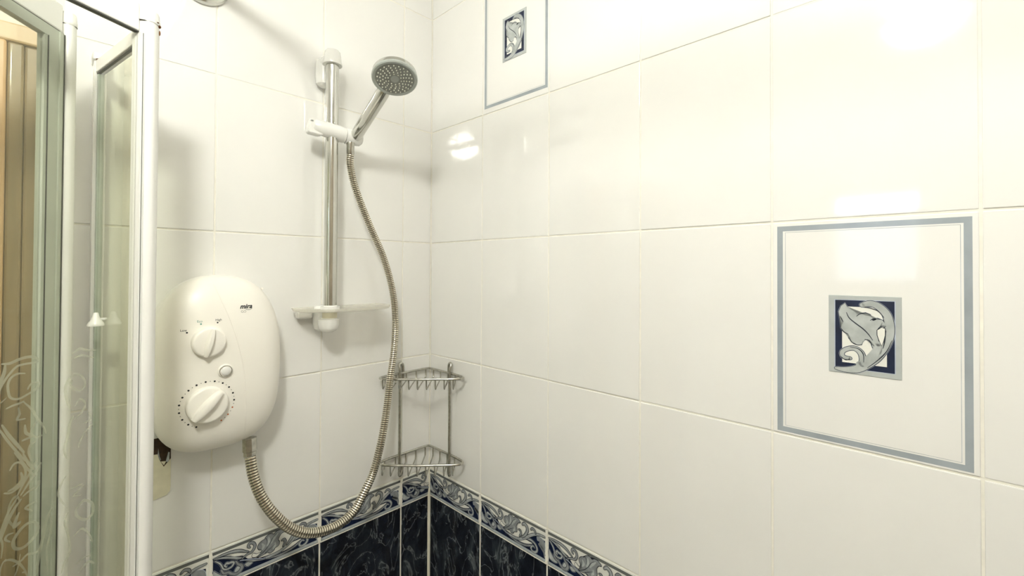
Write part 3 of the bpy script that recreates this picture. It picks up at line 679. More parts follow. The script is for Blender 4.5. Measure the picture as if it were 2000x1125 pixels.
# knob on the side glass (bell shaped)
kb = along(J, P2, 0.062); nrm = Vector((-(P2 - J).normalized().y * -1, 0)); d_ = (P2 - J).normalized(); nL = Vector((d_.y, -d_.x))
if nL.x > 0: nL = -nL
kp = kb + nL * 0.0118
bm = bmesh.new(); lathe(bm, [(0.0105, 0.0), (0.0100, 0.0022), (0.0085, 0.0030), (0.004, 0.0040), (-0.001, 0.0062), (-0.005, 0.0088), (-0.0078, 0.0096), (-0.0092, 0.0092), (-0.0095, 0.0)], (kp.x, kp.y, 0.4415), (0, 0, 1), 28)
tube(bm, [(kb.x, kb.y, 0.4415), (kp.x, kp.y, 0.4415)], 0.002, 10)
wobj('hook_knob', bm, M_WPLAST, T, label='small white bell-shaped knob')
# door leaves
def leaf(A, B, z_lo, inner, glassm, gz, m_in, lab):
    d = (B - A).normalized(); L_ = (B - A).length
    a0 = along(A, B, 0.0)
    pl = part_o('door_leaf', along(A, B, 0.011), along(A, B, L_ - 0.006), 0.0040, z_lo, z_lo + 0.036, M_FRAME, 0.002, label=lab)
    pl_ = pl
    def sub(name, s0, s1, hw, z0, z1, m, bev=0.0):
        bm = bmesh.new(); obox(bm, along(A, B, s0), along(A, B, s1), hw, z0, z1, bev)
        return wobj(name, bm, m, pl_, smooth=False)
    sub('rail_shadow_gap', 0.012, L_ - 0.006, 0.0036, z_lo - 0.0014, z_lo, M_GASKET_GAP)  # dark strip standing in for the shadow line below the leaf's rail
    return pl, sub, L_
plA, subA, LA = leaf(P2, HG, 0.8200, 0, None, 0, None, 'door leaf hinged on the bright post')
subA('stile', 0.0100, 0.0118, 0.008, FZ + 0.02, 0.8185, M_FRAME); subA('stile', 0.0058, 0.0080, 0.009, FZ + 0.02, 0.8185, M_FRAME)
subA('stile_gasket', 0.0085, 0.0098, 0.007, FZ + 0.02, 0.8183, M_GASKET_GAP)
subA('stile', LA - 0.015, LA - 0.001, 0.009, FZ + 0.02, 0.8185, M_FRAME)
subA('bottom_rail', 0.006, LA - 0.001, 0.009, FZ + 0.005, FZ + 0.04, M_FRAME)
subA('door_glass', 0.0118, LA - 0.012, 0.0015, FZ + 0.04, 0.8184, M_GLASS_A)
plB, subB, LB = leaf(P1, HG, 0.8205, 0, None, 0, None, 'door leaf behind, hinged on the end post')
subB('stile_gasket', 0.0092, 0.0102, 0.0052, FZ + 0.02, 0.8185, M_GASKET_GAP)
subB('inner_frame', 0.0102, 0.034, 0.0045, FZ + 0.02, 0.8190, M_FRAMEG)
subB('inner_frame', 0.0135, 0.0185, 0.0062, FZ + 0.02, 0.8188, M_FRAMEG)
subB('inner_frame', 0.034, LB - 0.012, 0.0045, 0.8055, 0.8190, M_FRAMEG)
subB('stile_gasket', 0.0340, 0.0350, 0.0048, FZ + 0.02, 0.8060, M_GASKET_GAP)
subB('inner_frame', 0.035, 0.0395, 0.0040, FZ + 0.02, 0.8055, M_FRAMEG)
subB('stile', LB - 0.015, LB - 0.001, 0.009, FZ + 0.02, 0.8185, M_FRAME)
subB('bottom_rail', 0.006, LB - 0.001, 0.009, FZ + 0.005, FZ + 0.04, M_FRAME)
subB('door_glass', 0.0395, LB - 0.012, 0.0015, FZ + 0.04, 0.8056, M_GLASS_B)
# etched scrollwork on the near leaf
ET = [[(132.0,419.1),(126.2,418.5),(119.5,421.1),(113.5,422.4),(107.3,421.6),(102.7,417.2)],[(102.7,416.0),(109.0,415.6),(114.3,415.5),(120.3,414.4),(125.3,408.8),(130.1,401.0),(133.6,392.0)],[(114.2,405.7),(120.2,406.5),(125.2,403.2),(127.2,397.0),(126.7,389.0),(124.9,383.0),(119.0,380.2),(112.1,382.9),(105.0,386.8),(102.4,393.1),(108.7,393.5),(111.7,388.5)],[(129.5,417.5),(130.2,409.9),(132.5,401.6),(134.1,397.6)],[(114.6,375.6),(108.4,366.8),(103.7,356.1),(99.0,346.4),(96.1,337.1)],[(133.5,354.7),(129.4,345.5),(124.3,334.8),(118.2,323.5),(112.9,313.9)],[(131.1,357.2),(126.1,345.5),(120.1,334.3),(113.9,322.9)],[(103.7,351.4),(107.2,346.8),(108.0,340.2),(103.4,335.1),(98.9,335.8)],[(104.3,330.7),(108.7,328.9),(110.0,321.3),(107.6,311.7)],[(113.4,351.2),(112.5,342.9),(108.0,337.8),(115.0,335.8)],[(118.9,371.1),(117.9,364.1),(119.6,358.9),(113.5,358.1)],[(128.1,372.8),(123.1,374.6),(118.1,375.4),(114.6,376.7)],[(72.7,419.4),(66.5,423.3),(60.1,420.3),(51.4,419.2)],[(72.6,413.2),(64.3,415.4),(53.5,410.8)],[(76.4,390.5),(71.4,394.3),(66.1,393.1),(61.8,387.0),(60.7,380.4),(64.8,375.2),(71.1,378.1),(74.8,383.9),(73.3,388.5)],[(76.4,391.7),(79.3,382.6),(78.1,368.8),(75.5,358.2)],[(69.9,359.0),(65.8,365.4),(60.4,358.8),(63.4,349.6),(69.7,344.0)],[(52.4,332.0),(58.9,326.6),(64.1,318.3),(66.1,310.3)],[(77.3,302.3),(79.4,312.9),(76.6,326.6),(75.2,338.4),(71.8,347.2)],[(57.0,347.6),(54.7,339.2),(61.1,336.2)],[(124.6,308.7),(121.3,314.1),(116.0,313.1),(112.4,304.6),(113.1,294.4),(117.5,288.3),(123.4,285.4),(128.5,287.3)],[(115.9,302.6),(114.9,295.2),(120.1,289.5),(125.2,288.0)],[(99.6,306.3),(104.1,297.5),(109.5,289.3),(115.6,279.3)],[(103.4,310.2),(108.7,299.5),(114.0,290.2),(118.2,280.6)],[(114.4,321.7),(109.8,309.3),(105.1,301.5)],[(121.4,325.7),(115.2,313.9),(108.7,300.7),(104.1,293.9)],[(101.2,287.9),(102.1,282.3),(108.5,280.6),(113.8,277.3)],[(115.5,274.7),(121.5,266.2),(127.2,253.4),(130.4,241.7)],[(118.2,278.3),(124.9,266.8),(129.7,252.5),(132.1,242.7)],[(121.2,243.2),(125.4,243.3),(127.1,239.8),(123.6,235.5)],[(104.4,245.5),(110.7,246.6),(116.8,241.9),(121.1,234.0),(119.2,226.0),(113.1,223.5),(106.0,227.5),(101.4,234.4),(102.0,241.8),(105.3,246.0)],[(98.4,217.2),(103.0,211.6),(109.4,214.3),(114.7,210.6),(120.7,208.7)],[(128.4,218.1),(123.4,217.2),(116.4,209.4),(111.0,197.8)],[(89.3,254.4),(94.0,242.3),(96.7,226.9),(99.3,211.7),(101.8,189.5)],[(91.2,248.1),(90.0,230.4),(93.6,210.7),(92.3,183.3)],[(103.7,266.5),(109.2,265.7),(111.8,263.5),(106.4,258.4)],[(117.1,261.6),(119.6,253.8),(120.4,248.5),(116.1,250.7)],[(60.6,264.3),(65.9,260.4),(70.1,256.0),(63.7,254.2)],[(72.3,265.9),(67.1,266.0),(62.8,266.6)],[(66.7,240.4),(60.4,246.1),(52.5,239.6),(51.2,227.2),(57.9,222.9),(66.6,231.4),(67.8,239.6)],[(68.5,210.8),(62.1,214.9),(55.4,206.0),(50.8,192.9)],[(65.9,176.3),(59.5,179.9),(51.7,177.7)],[(63.6,165.9),(55.0,172.0),(49.3,167.1)],[(77.7,282.2),(81.7,275.3),(84.5,264.3),(77.3,248.3)],[(75.1,239.6),(78.1,231.2),(74.8,214.4),(72.5,195.5),(77.5,186.1),(80.4,175.5)]]
dA = (HG - P2).normalized(); angA = math.atan2(dA.y, dA.x)
def etch(A, ang, strokes, name, parent, flip, off, ds=0.0):
    bm = bmesh.new()
    for i, s in enumerate(strokes):
        wd = 2.2 if i % 3 else 3.0
        P = [((x + ds) , -z) for x, z in s]
        if len(P) < 2: continue
        ribbon(bm, P, [wd * 0.5] + [wd] * max(1, len(P) - 2) + [wd * 0.6], 0, 0, n=4)
    bmesh.ops.triangulate(bm, faces=bm.faces)
    bmesh.ops.transform(bm, verts=bm.verts, matrix=Matrix.Translation((A.x, A.y, 0)) @ Matrix.Rotation(ang, 4, 'Z') @ Matrix.Translation((0, off, 0)))
    o = wobj(name, bm, M_ETCH, parent, smooth=False); o['kind'] = 'stuff'; return o
etch(P2, angA, ET, 'etched_pattern', plA, False, -0.0017)
angB = math.atan2((HG - P1).y, (HG - P1).x)
random.seed(3)
EB = []
for k in range(26):
    cx_, cz_ = random.uniform(55, 215), random.uniform(-30, 400); r0 = random.uniform(8, 22); a0 = random.uniform(0, 6.28); sg = random.choice((-1, 1))
    EB.append([(cx_ + r0 * (1 - i * 0.11) * math.cos(a0 + sg * i * 0.75), cz_ + 1.6 * r0 * (1 - i * 0.11) * math.sin(a0 + sg * i * 0.75)) for i in range(7)])
etch(P1, angB, EB, 'etched_pattern', plB, False, 0.0017)

# ------------------------------------------------------------------ electric shower unit
UX, UZ, UW, UH = -0.485, 0.353, 0.0995, 0.151
def surf(x, z):
    dx = abs(x - UX) / UW; dz = (z - UZ) / UH; n = 2.4 if dz > 0 else 3.0
    rho = min(1.0, (dx ** n + abs(dz) ** n) ** (1 / n)); return -.045 - .041 * (max(0, 1 - rho ** 3.2)) ** .5
T = thing('electric_shower', 'cream electric shower unit with two dials on the left wall', 'electric shower', (UX, 0, UZ))
bm = bmesh.new(); nseg = 96; rings = []
def outl(k, y):
    r = []
    for i in range(nseg):
        a = 2 * PI * i / nseg; c, s_ = math.cos(a), math.sin(a); n = 2.4 if s_ > 0 else 3.0
        q = (abs(c) ** n + abs(s_) ** n) ** (-1 / n)
        r.append(bm.verts.new((UX + UW * k * c * q, y, UZ + UH * k * s_ * q)))
    return r
levels = [(0.985, -0.0004), (0.992, -0.004), (1.0, -0.012), (1.0, -0.034), (0.993, -0.0345), (0.993, -0.0360), (1.0, -0.0365), (1.0, -0.045)]
ks = [0.9995, 0.997, 0.99, 0.98, 0.965, 0.945, 0.92, 0.885, 0.84, 0.78, 0.7, 0.6, 0.48, 0.34, 0.18, 0.06]
levels += [(k, -.045 - .041 * math.sqrt(1 - k ** 3.2)) for k in ks]
R = [outl(k, y) for k, y in levels]
for A, B in zip(R, R[1:]):
    for i in range(nseg): bm.faces.new((A[i], A[(i + 1) % nseg], B[(i + 1) % nseg], B[i]))
bm.faces.new(R[0]); bm.faces.new(R[-1])
wobj('casing', bm, M_CPLAST, T)
crv = catmull([(-0.4990, 0.489), (-0.4910, 0.465), (-0.4791, 0.4324), (-0.4700, 0.4020), (-0.4637, 0.3782), (-0.4582, 0.350), (-0.4551, 0.3235), (-0.4530, 0.285), (-0.4505, 0.2396), (-0.4490, 0.218)], 8) if False else None
cp = [Vector((a, 0, b)) for a, b in [(-0.4990, 0.489), (-0.4910, 0.465), (-0.4791, 0.4324), (-0.4700, 0.4020), (-0.4637, 0.3782), (-0.4582, 0.350), (-0.4551, 0.3235), (-0.4530, 0.285), (-0.4505, 0.2396), (-0.4490, 0.218)]]
cp = catmull(cp, 8); cp = [Vector((p.x, surf(p.x, p.z) - 0.0001, p.z)) for p in cp]
bm = bmesh.new(); tube(bm, cp, 0.0007, 6); wobj('moulded_ridge', bm, M_CPLAST, T)

def dial(name, cx_, cz_, r, h, ang, bl_w, lab):
    """round base cap with a grip blade; ang = direction of the blade from upright, clockwise"""
    y0 = surf(cx_, cz_)
    n = Vector((0, -1, 0))
    bm = bmesh.new(); lathe(bm, [(-0.006, r * 1.0), (0.0045, r), (0.0065, r * 0.985), (0.0085, r * 0.93), (0.0092, r * 0.86), (0.0092, r * 0.4), (0.0092, 0.0)], (cx_, y0, cz_), n, 48)
    k = wobj(name, bm, M_CPLAST, T, label=lab)
    bm = bmesh.new(); m_ = 14; top = []; base = []; ridge = []
    # leaf-shaped grip: flat slope on the left, steep face at the right
    L0, L1 = -r * 0.97, r * 0.90
    for i in range(m_ + 1):
        t = i / m_; v = L0 + (L1 - L0) * t
        hgt = h * (math.sin(PI * min(1, 0.10 + 0.80 * t)) ** 0.5)
        wl = bl_w * (0.35 + 0.65 * math.sin(PI * (0.05 + 0.9 * t)) ** 0.8)
        ridge.append((v, wl, hgt))
    ca, sa = math.cos(ang), math.sin(ang)
    def W(u_, v_, hh): return (cx_ + u_ * ca + v_ * sa, y0 - 0.0085 - hh, cz_ - u_ * sa + v_ * ca)
    rows_ = []
    for v, wl, hg in ridge:
        rows_.append([bm.verts.new(W(-wl * 1.1, v, -0.002)), bm.verts.new(W(-wl * 0.75, v, hg * 0.80)), bm.verts.new(W(-wl * 0.35, v, hg)), bm.verts.new(W(wl * 0.40, v, hg * 0.98)), bm.verts.new(W(wl * 0.60, v, hg * 0.85)), bm.verts.new(W(wl * 0.72, v, -0.002))])
    for A, B in zip(rows_, rows_[1:]):
        for i in range(5): bm.faces.new((A[i], A[i + 1], B[i + 1], B[i]))
        bm.faces.new((A[5], A[0], B[0], B[5]))
    bm.faces.new(rows_[0]); bm.faces.new(rows_[-1])
    wobj('grip', bm, M_CPLAST, k)
dial('power_dial', -0.5092, 0.3940, 0.0245, 0.0095, math.radians(13), 0.0058, 'upper dial with an upright grip')
dial('temperature_dial', -0.5100, 0.2905, 0.0300, 0.0110, math.radians(43), 0.0095, 'larger lower dial with a slanting grip')
# start button
bx_, bz_ = -0.4848, 0.3427; by = surf(bx_, bz_)
bm = bmesh.new(); lathe(bm, [(-0.004, 0.0115), (0.0015, 0.0113), (0.003, 0.0102), (0.0034, 0.0096)], (bx_, by, bz_), (0, -1, 0), 40); bt = wobj('start_button', bm, M_CPLAST, T, label='round push button with a dark ring')
bm = bmesh.new(); tube(bm, [(bx_ + 0.0090 * math.cos(a), by - 0.0036, bz_ + 0.0090 * math.sin(a)) for a in [i * 2 * PI / 40 for i in range(40)]], 0.00065, 8, closed=True); wobj('button_ring', bm, M_DCHROME, bt)
bm = bmesh.new(); lathe(bm, [(0.003, 0.0072), (0.0048, 0.0070), (0.0056, 0.0060), (0.0058, 0.0)], (bx_, by, bz_), (0, -1, 0), 32); wobj('button_cap', bm, M_WPLAST, bt)
# printed dots round the temperature dial
def dot(bm, x, z, r, n=10):
    vs = [bm.verts.new((x + r * math.cos(i * 2 * PI / n), surf(x + r * math.cos(i * 2 * PI / n), z + r * math.sin(i * 2 * PI / n)) - 0.00025, z + r * math.sin(i * 2 * PI / n))) for i in range(n)]
    c = bm.verts.new((x, surf(x, z) - 0.00025, z))
    for i in range(n): bm.faces.new((c, vs[i], vs[(i + 1) % n]))
def one_dot(name, m, x, z, r, n=10, lab=None):
    bm = bmesh.new(); dot(bm, x, z, r, n); wobj(name, bm, m, T, smooth=False, label=lab)
gy = bmesh.new()
for i in range(17):
    a = math.radians(-112 - i * 19.1); x = -0.5092 + 0.0383 * math.cos(a); z = 0.2905 + 0.0380 * math.sin(a)
    one_dot('dial_dot', M_ORANGE if i > 13 else M_BLACK, x, z, 0.00150 if i <= 13 else 0.00135, lab='orange dot' if i > 13 else None)
    if i < 16:
        a -= math.radians(9.55); dot(gy, -0.5092 + 0.0383 * math.cos(a), 0.2905 + 0.0380 * math.sin(a), 0.0008, 8)
one_dot('dial_dot', M_BLACK, -0.5382, 0.4118, 0.0014); one_dot('dial_dot', M_BLACK, -0.4964, 0.4251, 0.0013); one_dot('dial_dot', M_TEAL, -0.5196, 0.4244, 0.0013, lab='teal dot')
wobj('small_grey_dots', gy, M_GREYP, T, smooth=False, kind='stuff')
def lettering(txt, x, z, size, m, shear=0.0, offset=0.0, name='lettering', rot=0.0, space=1.0):
    cu = bpy.data.curves.new('txt', 'FONT'); cu.body = txt; cu.size = size; cu.shear = shear; cu.offset = offset; cu.align_x = 'CENTER'; cu.align_y = 'CENTER'; cu.space_character = space
    to = bpy.data.objects.new('txt', cu); COL.objects.link(to)
    bpy.context.view_layer.update()
    dg = bpy.context.evaluated_depsgraph_get(); me = to.evaluated_get(dg).to_mesh()
    bm = bmesh.new(); bm.from_mesh(me); to.evaluated_get(dg).to_mesh_clear()
    bpy.data.objects.remove(to); bpy.data.curves.remove(cu)
    bmesh.ops.transform(bm, verts=bm.verts, matrix=Matrix.Rotation(rot, 4, 'Z'))
    for v in bm.verts:
        X = x + v.co.x; Z = z + v.co.y; v.co = Vector((X, surf(X, Z) - 0.0003, Z))
    return wobj(name, bm, m, T, smooth=False)
lettering('mira', -0.4529, 0.4496, 0.0108, M_BLACK, 0.30, 0.00032)
lettering('GO', -0.4570, 0.4408, 0.0056, M_GREYP)
lettering('Low', -0.5425, 0.4156, 0.0050, M_BLACK)
lettering('Eco', -0.5212, 0.4288, 0.0050, M_TEAL)
lettering('High', -0.4949, 0.4295, 0.0050, M_BLACK)
sw = [Vector((x, surf(x, z) - 0.0002, z)) for x, z in [(-0.4535, 0.4452), (-0.4505, 0.4437), (-0.4465, 0.4440), (-0.4430, 0.4456)]]
bm = bmesh.new(); tube(bm, catmull(sw, 5), 0.0003, 6); wobj('logo_swoosh', bm, M_BLACK, T)
# screw cap beside the casing rim
bm = bmesh.new(); lathe(bm, [(-0.002, 0.0022), (0.001, 0.0022), (0.0016, 0.0)], (-0.4190, -0.052, 0.4790), (0.3, -0.9, 0.3), 16); wobj('screw_cap', bm, M_CPLAST, T)

# ------------------------------------------------------------------ riser rail
BX, BY = -0.2915, -0.0556
T = thing('shower_rail', 'chrome vertical shower rail with white brackets on the left wall', 'shower rail', (BX, 0, 0.40))
bm = bmesh.new(); tube(bm, [(BX, BY, 0.436), (BX, BY, 0.948)], 0.0128, 32); wobj('rail_bar', bm, M_CHROME, T)
def bracket(up):
    bm = bmesh.new()
    if up:
        lathe(bm, [(0, 0.0188), (0.0015, 0.0192), (0.008, 0.0175), (0.020, 0.0165), (0.027, 0.0150), (0.031, 0.0115), (0.0325, 0.0)], (BX, BY, 0.9385), (0, 0, 1), 36)
        tube(bm, [(BX, BY + 0.006, 0.955), (BX, -0.012, 0.952)], [0.012, 0.0135], 20)
        lathe(bm, [(0, 0.0), (0.0015, 0.010), (0.006, 0.0155), (0.018, 0.0175), (0.055, 0.0165), (0.060, 0.012), (0.0615, 0.0)], (BX, -0.0150, 0.9030), (0, 0, 1), 28)
    else:
        lathe(bm, [(0, 0.0), (0.001, 0.0085), (0.004, 0.0145), (0.010, 0.0188), (0.018, 0.0205), (0.028, 0.0208), (0.0285, 0.0170), (0.030, 0.0170)], (BX - 0.003, BY, 0.3855), (0, 0, 1), 36)
        tube(bm, [(BX, BY + 0.006, 0.398), (BX, -0.012, 0.404)], [0.011, 0.0135], 20)
        lathe(bm, [(0, 0.0), (0.0015, 0.010), (0.006, 0.0155), (0.016, 0.0175), (0.050, 0.0170), (0.055, 0.012), (0.0565, 0.0)], (BX, -0.0150, 0.3840), (0, 0, 1), 28)
    return bm
wobj('bracket', bracket(True), M_WPLAST, T); wobj('bracket', bracket(False), M_WPLAST, T)
bm = bmesh.new(); lathe(bm, [(0.0, 0.0145), (0.020, 0.0140)], (BX - 0.001, BY, 0.4145), (0, 0, 1), 30); wobj('stained_collar', bm, M_FILL, T)
# soap dish: thin clear tray clipped on the bar
bm = bmesh.new()
dish = catmull([Vector(p) for p in [(-0.352, -0.012, 0), (-0.356, -0.045, 0), (-0.340, -0.076, 0), (-0.310, -0.098, 0), (-0.250, -0.108, 0), (-0.190, -0.100, 0), (-0.162, -0.072, 0), (-0.154, -0.040, 0), (-0.162, -0.012, 0)]], 5)
z0 = 0.4335
def dr(k, z): return [bm.verts.new((-0.262 + (p.x + 0.262) * k, -0.055 + (p.y + 0.055) * k, z)) for p in dish]
Rg = [dr(0.90, z0 - 0.004), dr(0.97, z0 - 0.003), dr(1.0, z0 + 0.001), dr(1.0, z0 + 0.0030), dr(0.985, z0 + 0.0030), dr(0.955, z0 - 0.0005), dr(0.90, z0 - 0.0015)]
for A, B in zip(Rg, Rg[1:]):
    n_ = len(A)
    for i in range(n_): bm.faces.new((A[i], A[(i + 1) % n_], B[(i + 1) % n_], B[i]))
bm.faces.new(Rg[0]); bm.faces.new(Rg[-1])
sd = wobj('soap_dish', bm, M_ACRYL, T, label='clear soap dish')
bm = bmesh.new(); lathe(bm, [(0, 0.0185), (0.010, 0.0185), (0.010, 0.0134), (0.012, 0.0134)], (BX, BY, 0.4295), (0, 0, 1), 32); wobj('dish_collar', bm, M_WPLAST, sd)
bm = bmesh.new(); box(bm, -0.342, -0.020, 0.4130, -0.312, -0.004, 0.4290, 0.004, 3); wobj('dish_foot', bm, M_WPLAST, sd)
# slider
SZ = 0.7965
bm = bmesh.new()
lathe(bm, [(0.0, 0.0), (0.0008, 0.0095), (0.004, 0.0125), (0.020, 0.0150), (0.040, 0.0165), (0.066, 0.0166), (0.0670, 0.0150), (0.0680, 0.0150)], (-0.3330, BY - 0.003, SZ + 0.0075), (1, 0, -0.10), 36)
sl = wobj('slider', bm, M_WPLAST, T, label='white sliding head holder')
bm = bmesh.new()
lathe(bm, [(0.0, 0.0160), (0.001, 0.0168), (0.020, 0.0172), (0.030, 0.0160), (0.0345, 0.012), (0.0360, 0.0)], (-0.2650, BY - 0.005, SZ), (1, -0.10, 0), 36)
wobj('swivel_socket', bm, M_WPLAST, sl)
bm = bmesh.new()      # lever at the left end
pr_ = [(-0.3345, 0.8110), (-0.3260, 0.8080), (-0.3120, 0.7820), (-0.3200, 0.7790), (-0.3400, 0.7805), (-0.3425, 0.7840), (-0.3400, 0.7960), (-0.3380, 0.8040)]
pr_ = [(x, z + 0.006) for x, z in pr_]
A = [bm.verts.new((x, BY - 0.010, z)) for x, z in pr_]; B = [bm.verts.new((x, BY + 0.008, z)) for x, z in pr_]
bm.faces.new(A); bm.faces.new(B)
for i in range(len(pr_)): bm.faces.new((A[i], A[(i + 1) % len(pr_)], B[(i + 1) % len(pr_)], B[i]))
bmesh.ops.bevel(bm, geom=bm.edges[:], offset=0.0014, segments=2, affect='EDGES')
wobj('lever', bm, M_WPLAST, sl)
bm = bmesh.new(); box(bm, -0.3375, BY - 0.0112, 0.8095, -0.3335, BY - 0.004, 0.8122, 0.0005); wobj('lever_slot', bm, M_FACE, sl)

# ------------------------------------------------------------------ hand shower
HS = Vector((-0.2475, -0.073, 0.7975)); HC = Vector((-0.2588, -0.2421, 0.8680))
FN = Vector((-0.41 * 0.526, -0.41 * 0.85, -0.91)).normalized()
T = thing('hand_shower', 'chrome hand shower with round grey head resting in the rail holder', 'shower head', HS)
HB = HC - FN * 0.0115; hd = (HB - HS).normalized(); Lh = (HB - HS).length
bm = bmesh.new()
lathe(bm, [(0.0, 0.0110), (0.004, 0.0122), (0.060, 0.0124), (0.110, 0.0126), (Lh - 0.055, 0.0128), (Lh - 0.036, 0.0115)], HS, hd, 32)
wobj('handle', bm, M_CHROME, T)
bm = bmesh.new()
lathe(bm, [(-0.0200, 0.0), (-0.0195, 0.012), (-0.0170, 0.024), (-0.0135, 0.033), (-0.0110, 0.0385), (-0.0085, 0.0400), (-0.0010, 0.0405)], HC, FN, 56)
wobj('head_body', bm, M_CHROME, T)
bm = bmesh.new()
lathe(bm, [(-0.0012, 0.0395), (-0.0010, 0.0412), (0.0025, 0.0412), (0.0042, 0.0395), (0.0045, 0.0360), (0.0030, 0.0345), (0.0020, 0.0)], HC, FN, 56)
fp = wobj('face_plate', bm, M_RIM, T, label='grey perforated face plate')
bm = bmesh.new(); lathe(bm, [(0.0020, 0.0343), (0.0034, 0.0343), (0.0036, 0.0)], HC, FN, 48); wobj('nozzle_disc', bm, M_FACE, fp)
a1 = FN.cross(Vector((1, 0, 0))).normalized(); a2 = FN.cross(a1)
bm = bmesh.new()
for rr, cnt, ph in ((0.0310, 22, 0), (0.0262, 20, .15), (0.0212, 17, 0), (0.0165, 14, .2), (0.0120, 10, 0)):
    for i in range(cnt):
        a = ph + i * 2 * PI / cnt; c = HC + (a1 * math.cos(a) + a2 * math.sin(a)) * rr
        lathe(bm, [(0.003, 0.00115), (0.0050, 0.0010), (0.0054, 0.0)], c, FN, 8)
wobj('nozzles', bm, M_NOZ, fp, kind='stuff')
bm = bmesh.new(); lathe(bm, [(0.003, 0.0075), (0.0042, 0.0072), (0.0045, 0.0)], HC, FN, 24); wobj('centre_disc', bm, M_RIM, fp)

# ------------------------------------------------------------------ hose
HP = [(-0.2562, -0.066, 0.7660), (-0.2560, -0.0655, 0.7560), (-0.2538, -0.062, 0.7330), (-0.2376, -0.055, 0.6878), (-0.2019, -0.05, 0.6134), (-0.1662, -0.046, 0.5461), (-0.1419, -0.044, 0.4753), (-0.1306, -0.042, 0.403), (-0.1389, -0.052, 0.3335), (-0.1548, -0.062, 0.2671), (-0.1645, -0.064, 0.2002), (-0.1789, -0.068, 0.1364), (-0.1959, -0.066, 0.0734), (-0.222, -0.075, 0.0412), (-0.2521, -0.085, 0.0132), (-0.2936, -0.093, 0.004), (-0.3405, -0.097, 0.0123), (-0.3772, -0.095, 0.0345), (-0.406, -0.088, 0.0695), (-0.4245, -0.078, 0.1051), (-0.4345, -0.068, 0.1419), (-0.4380, -0.060, 0.1778)]
T = thing('shower_hose', 'ribbed steel shower hose hanging in a loop from hand shower to cream unit', 'hose', (-0.2562, -0.066, 0.776))
C1 = catmull(HP, 24)
# resample evenly
seglen = [0]
for a, b_ in zip(C1, C1[1:]): seglen.append(seglen[-1] + (b_ - a).length)
tot = seglen[-1]
def at(s):
    import bisect
    i = min(max(1, bisect.bisect_left(seglen, s)), len(C1) - 1); a, b_ = seglen[i - 1], seglen[i]
    return C1[i - 1].lerp(C1[i], (s - a) / max(1e-9, b_ - a))
pts = []; rr = []; s = 0
while s < tot:
    f = s / tot; base = 0.0077 + 0.0018 * min(1, max(0, (f - 0.35) / 0.5)); pitch = 0.0040 + 0.0010 * f
    for t_, k in ((0, 0.78), (0.20, 0.97), (0.5, 1.0), (0.80, 0.97)):
        if s + t_ * pitch < tot: pts.append(at(s + t_ * pitch)); rr.append(base * k)
    s += pitch
bm = bmesh.new(); tube(bm, pts, rr, 14)
bm.faces.ensure_lookup_table()
for i in range(len(pts) - 1):
    if i % 4 in (0, 3):
        for k in range(14): bm.faces[i * 14 + k].material_index = 1
wobj('hose_tube', bm, [M_HOSE, M_GROOVE], T)
bm = bmesh.new(); lathe(bm, [(0, 0.0066), (0.002, 0.0078), (0.018, 0.0080), (0.022, 0.0088), (0.026, 0.0088)], (-0.2562, -0.0660, 0.7570), (0.0, -0.0, 1), 24); wobj('hose_ferrule', bm, M_DCHROME, T)
bm = bmesh.new(); lathe(bm, [(0, 0.0095), (0.003, 0.0105), (0.010, 0.0105), (0.011, 0.0118), (0.034, 0.0118)], (-0.4380, -0.0598, 0.1750), (-0.01, 0.08, 1), 8); wobj('hose_ferrule', bm, M_DCHROME, T, smooth=False, label='faceted hose nut under the cream unit')

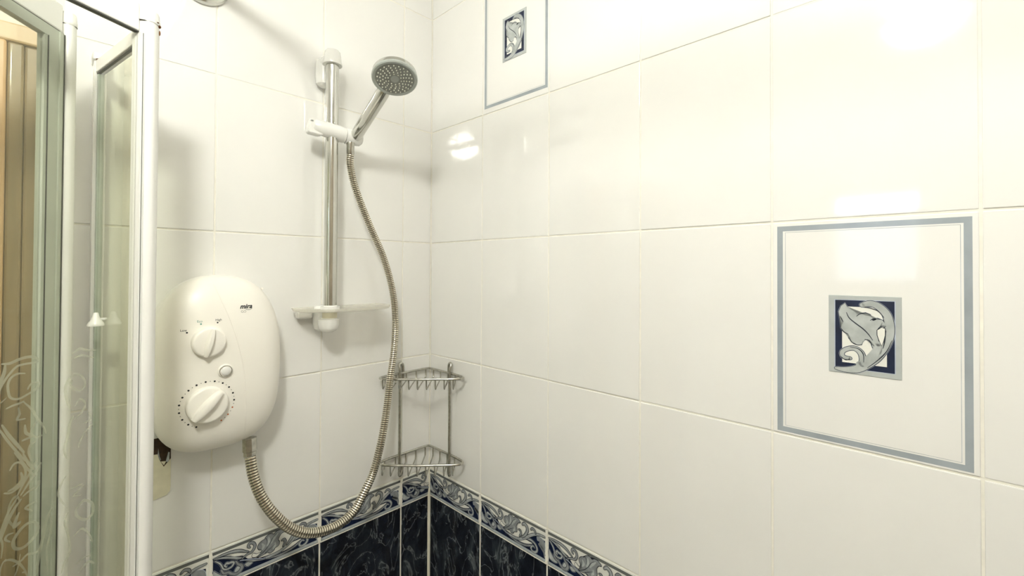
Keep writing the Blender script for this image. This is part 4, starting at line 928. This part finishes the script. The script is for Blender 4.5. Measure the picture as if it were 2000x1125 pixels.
# ------------------------------------------------------------------ corner caddy
T = thing('corner_caddy', 'two-tier chrome wire caddy hanging in the tiled corner', 'shower caddy', (-0.06, -0.06, 0.012))
def rim_pts(z):
    c = [(-0.150, -0.0140), (-0.120, -0.0095), (-0.080, -0.0095), (-0.040, -0.0095), (-0.016, -0.0105), (-0.0105, -0.016), (-0.0095, -0.040), (-0.0095, -0.080), (-0.0095, -0.120), (-0.0140, -0.150),
         (-0.026, -0.1555), (-0.045, -0.1430), (-0.070, -0.1190), (-0.0955, -0.0955), (-0.1190, -0.070), (-0.1430, -0.045), (-0.1555, -0.026)]
    return catmull([Vector((a, b_, z)) for a, b_ in c], 5, closed=True)
w1 = Vector((1, 1, 0)).normalized(); w2 = Vector((1, -1, 0)).normalized()      # w1 towards the corner, w2 to the right
for bz, dep in ((0.2610, 0.024), (0.0625, 0.026)):
    R_ = rim_pts(bz); bm = bmesh.new(); tube(bm, R_, 0.0030, 10, closed=True)
    bk_ = wobj('basket', bm, M_DCHROME, T)
    for k in range(9):
        wv = -0.0895 + 0.0205 * k
        # crossings of the rim with the plane at lateral offset wv
        cr = []
        for i in range(len(R_)):
            a, b_ = R_[i], R_[(i + 1) % len(R_)]; fa, fb = a.dot(w2) - wv, b_.dot(w2) - wv
            if fa * fb < 0: cr.append(a.lerp(b_, fa / (fa - fb)))
        if len(cr) < 2: continue
        cr.sort(key=lambda p: p.dot(w1)); fr_, ba = cr[0], cr[-1]
        f2 = fr_ + w1 * 0.003 + Vector((0, 0, -dep)); b2 = ba - w1 * 0.002 + Vector((0, 0, -dep * 0.85))
        P = [fr_, fr_.lerp(f2, 0.85), f2 + w1 * 0.002, f2.lerp(b2, 0.5), b2 - w1 * 0.002, b2.lerp(ba, 0.15), ba]
        bm = bmesh.new(); tube(bm, P, 0.0016, 8); wobj('wire', bm, M_DCHROME, bk_)
for sx in (0, 1):
    q = lambda s_, d_, z: Vector((-s_, -d_, z)) if sx == 0 else Vector((-d_, -s_, z))
    hx = 0.0985
    P = [q(hx - 0.013, 0.006, 0.248), q(hx - 0.013, 0.006, 0.272), q(hx - 0.012, 0.006, 0.280), q(hx - 0.008, 0.0065, 0.2845), q(hx - 0.003, 0.0075, 0.2845), q(hx, 0.0095, 0.280), q(hx, 0.0125, 0.270), q(hx, 0.0130, 0.240), q(hx, 0.0130, 0.130), q(hx, 0.0130, 0.030), q(hx, 0.0125, 0.022), q(hx - 0.002, 0.0105, 0.0135), q(hx - 0.006, 0.0085, 0.0115), q(hx - 0.010, 0.0075, 0.015), q(hx - 0.011, 0.007, 0.024), q(hx - 0.011, 0.0065, 0.036)]
    bm = bmesh.new(); tube(bm, catmull(P, 4), 0.0035, 10); up = wobj('upright_rod', bm, M_DCHROME, T)
    if sx == 0:
        bm = bmesh.new(); c = q(hx, 0.0130, 0.226); lathe(bm, [(0, 0.0032), (0.001, 0.0040), (0.007, 0.0040), (0.008, 0.0032)], c, (0, 0, 1), 12); wobj('rod_collar', bm, M_FACE, up)
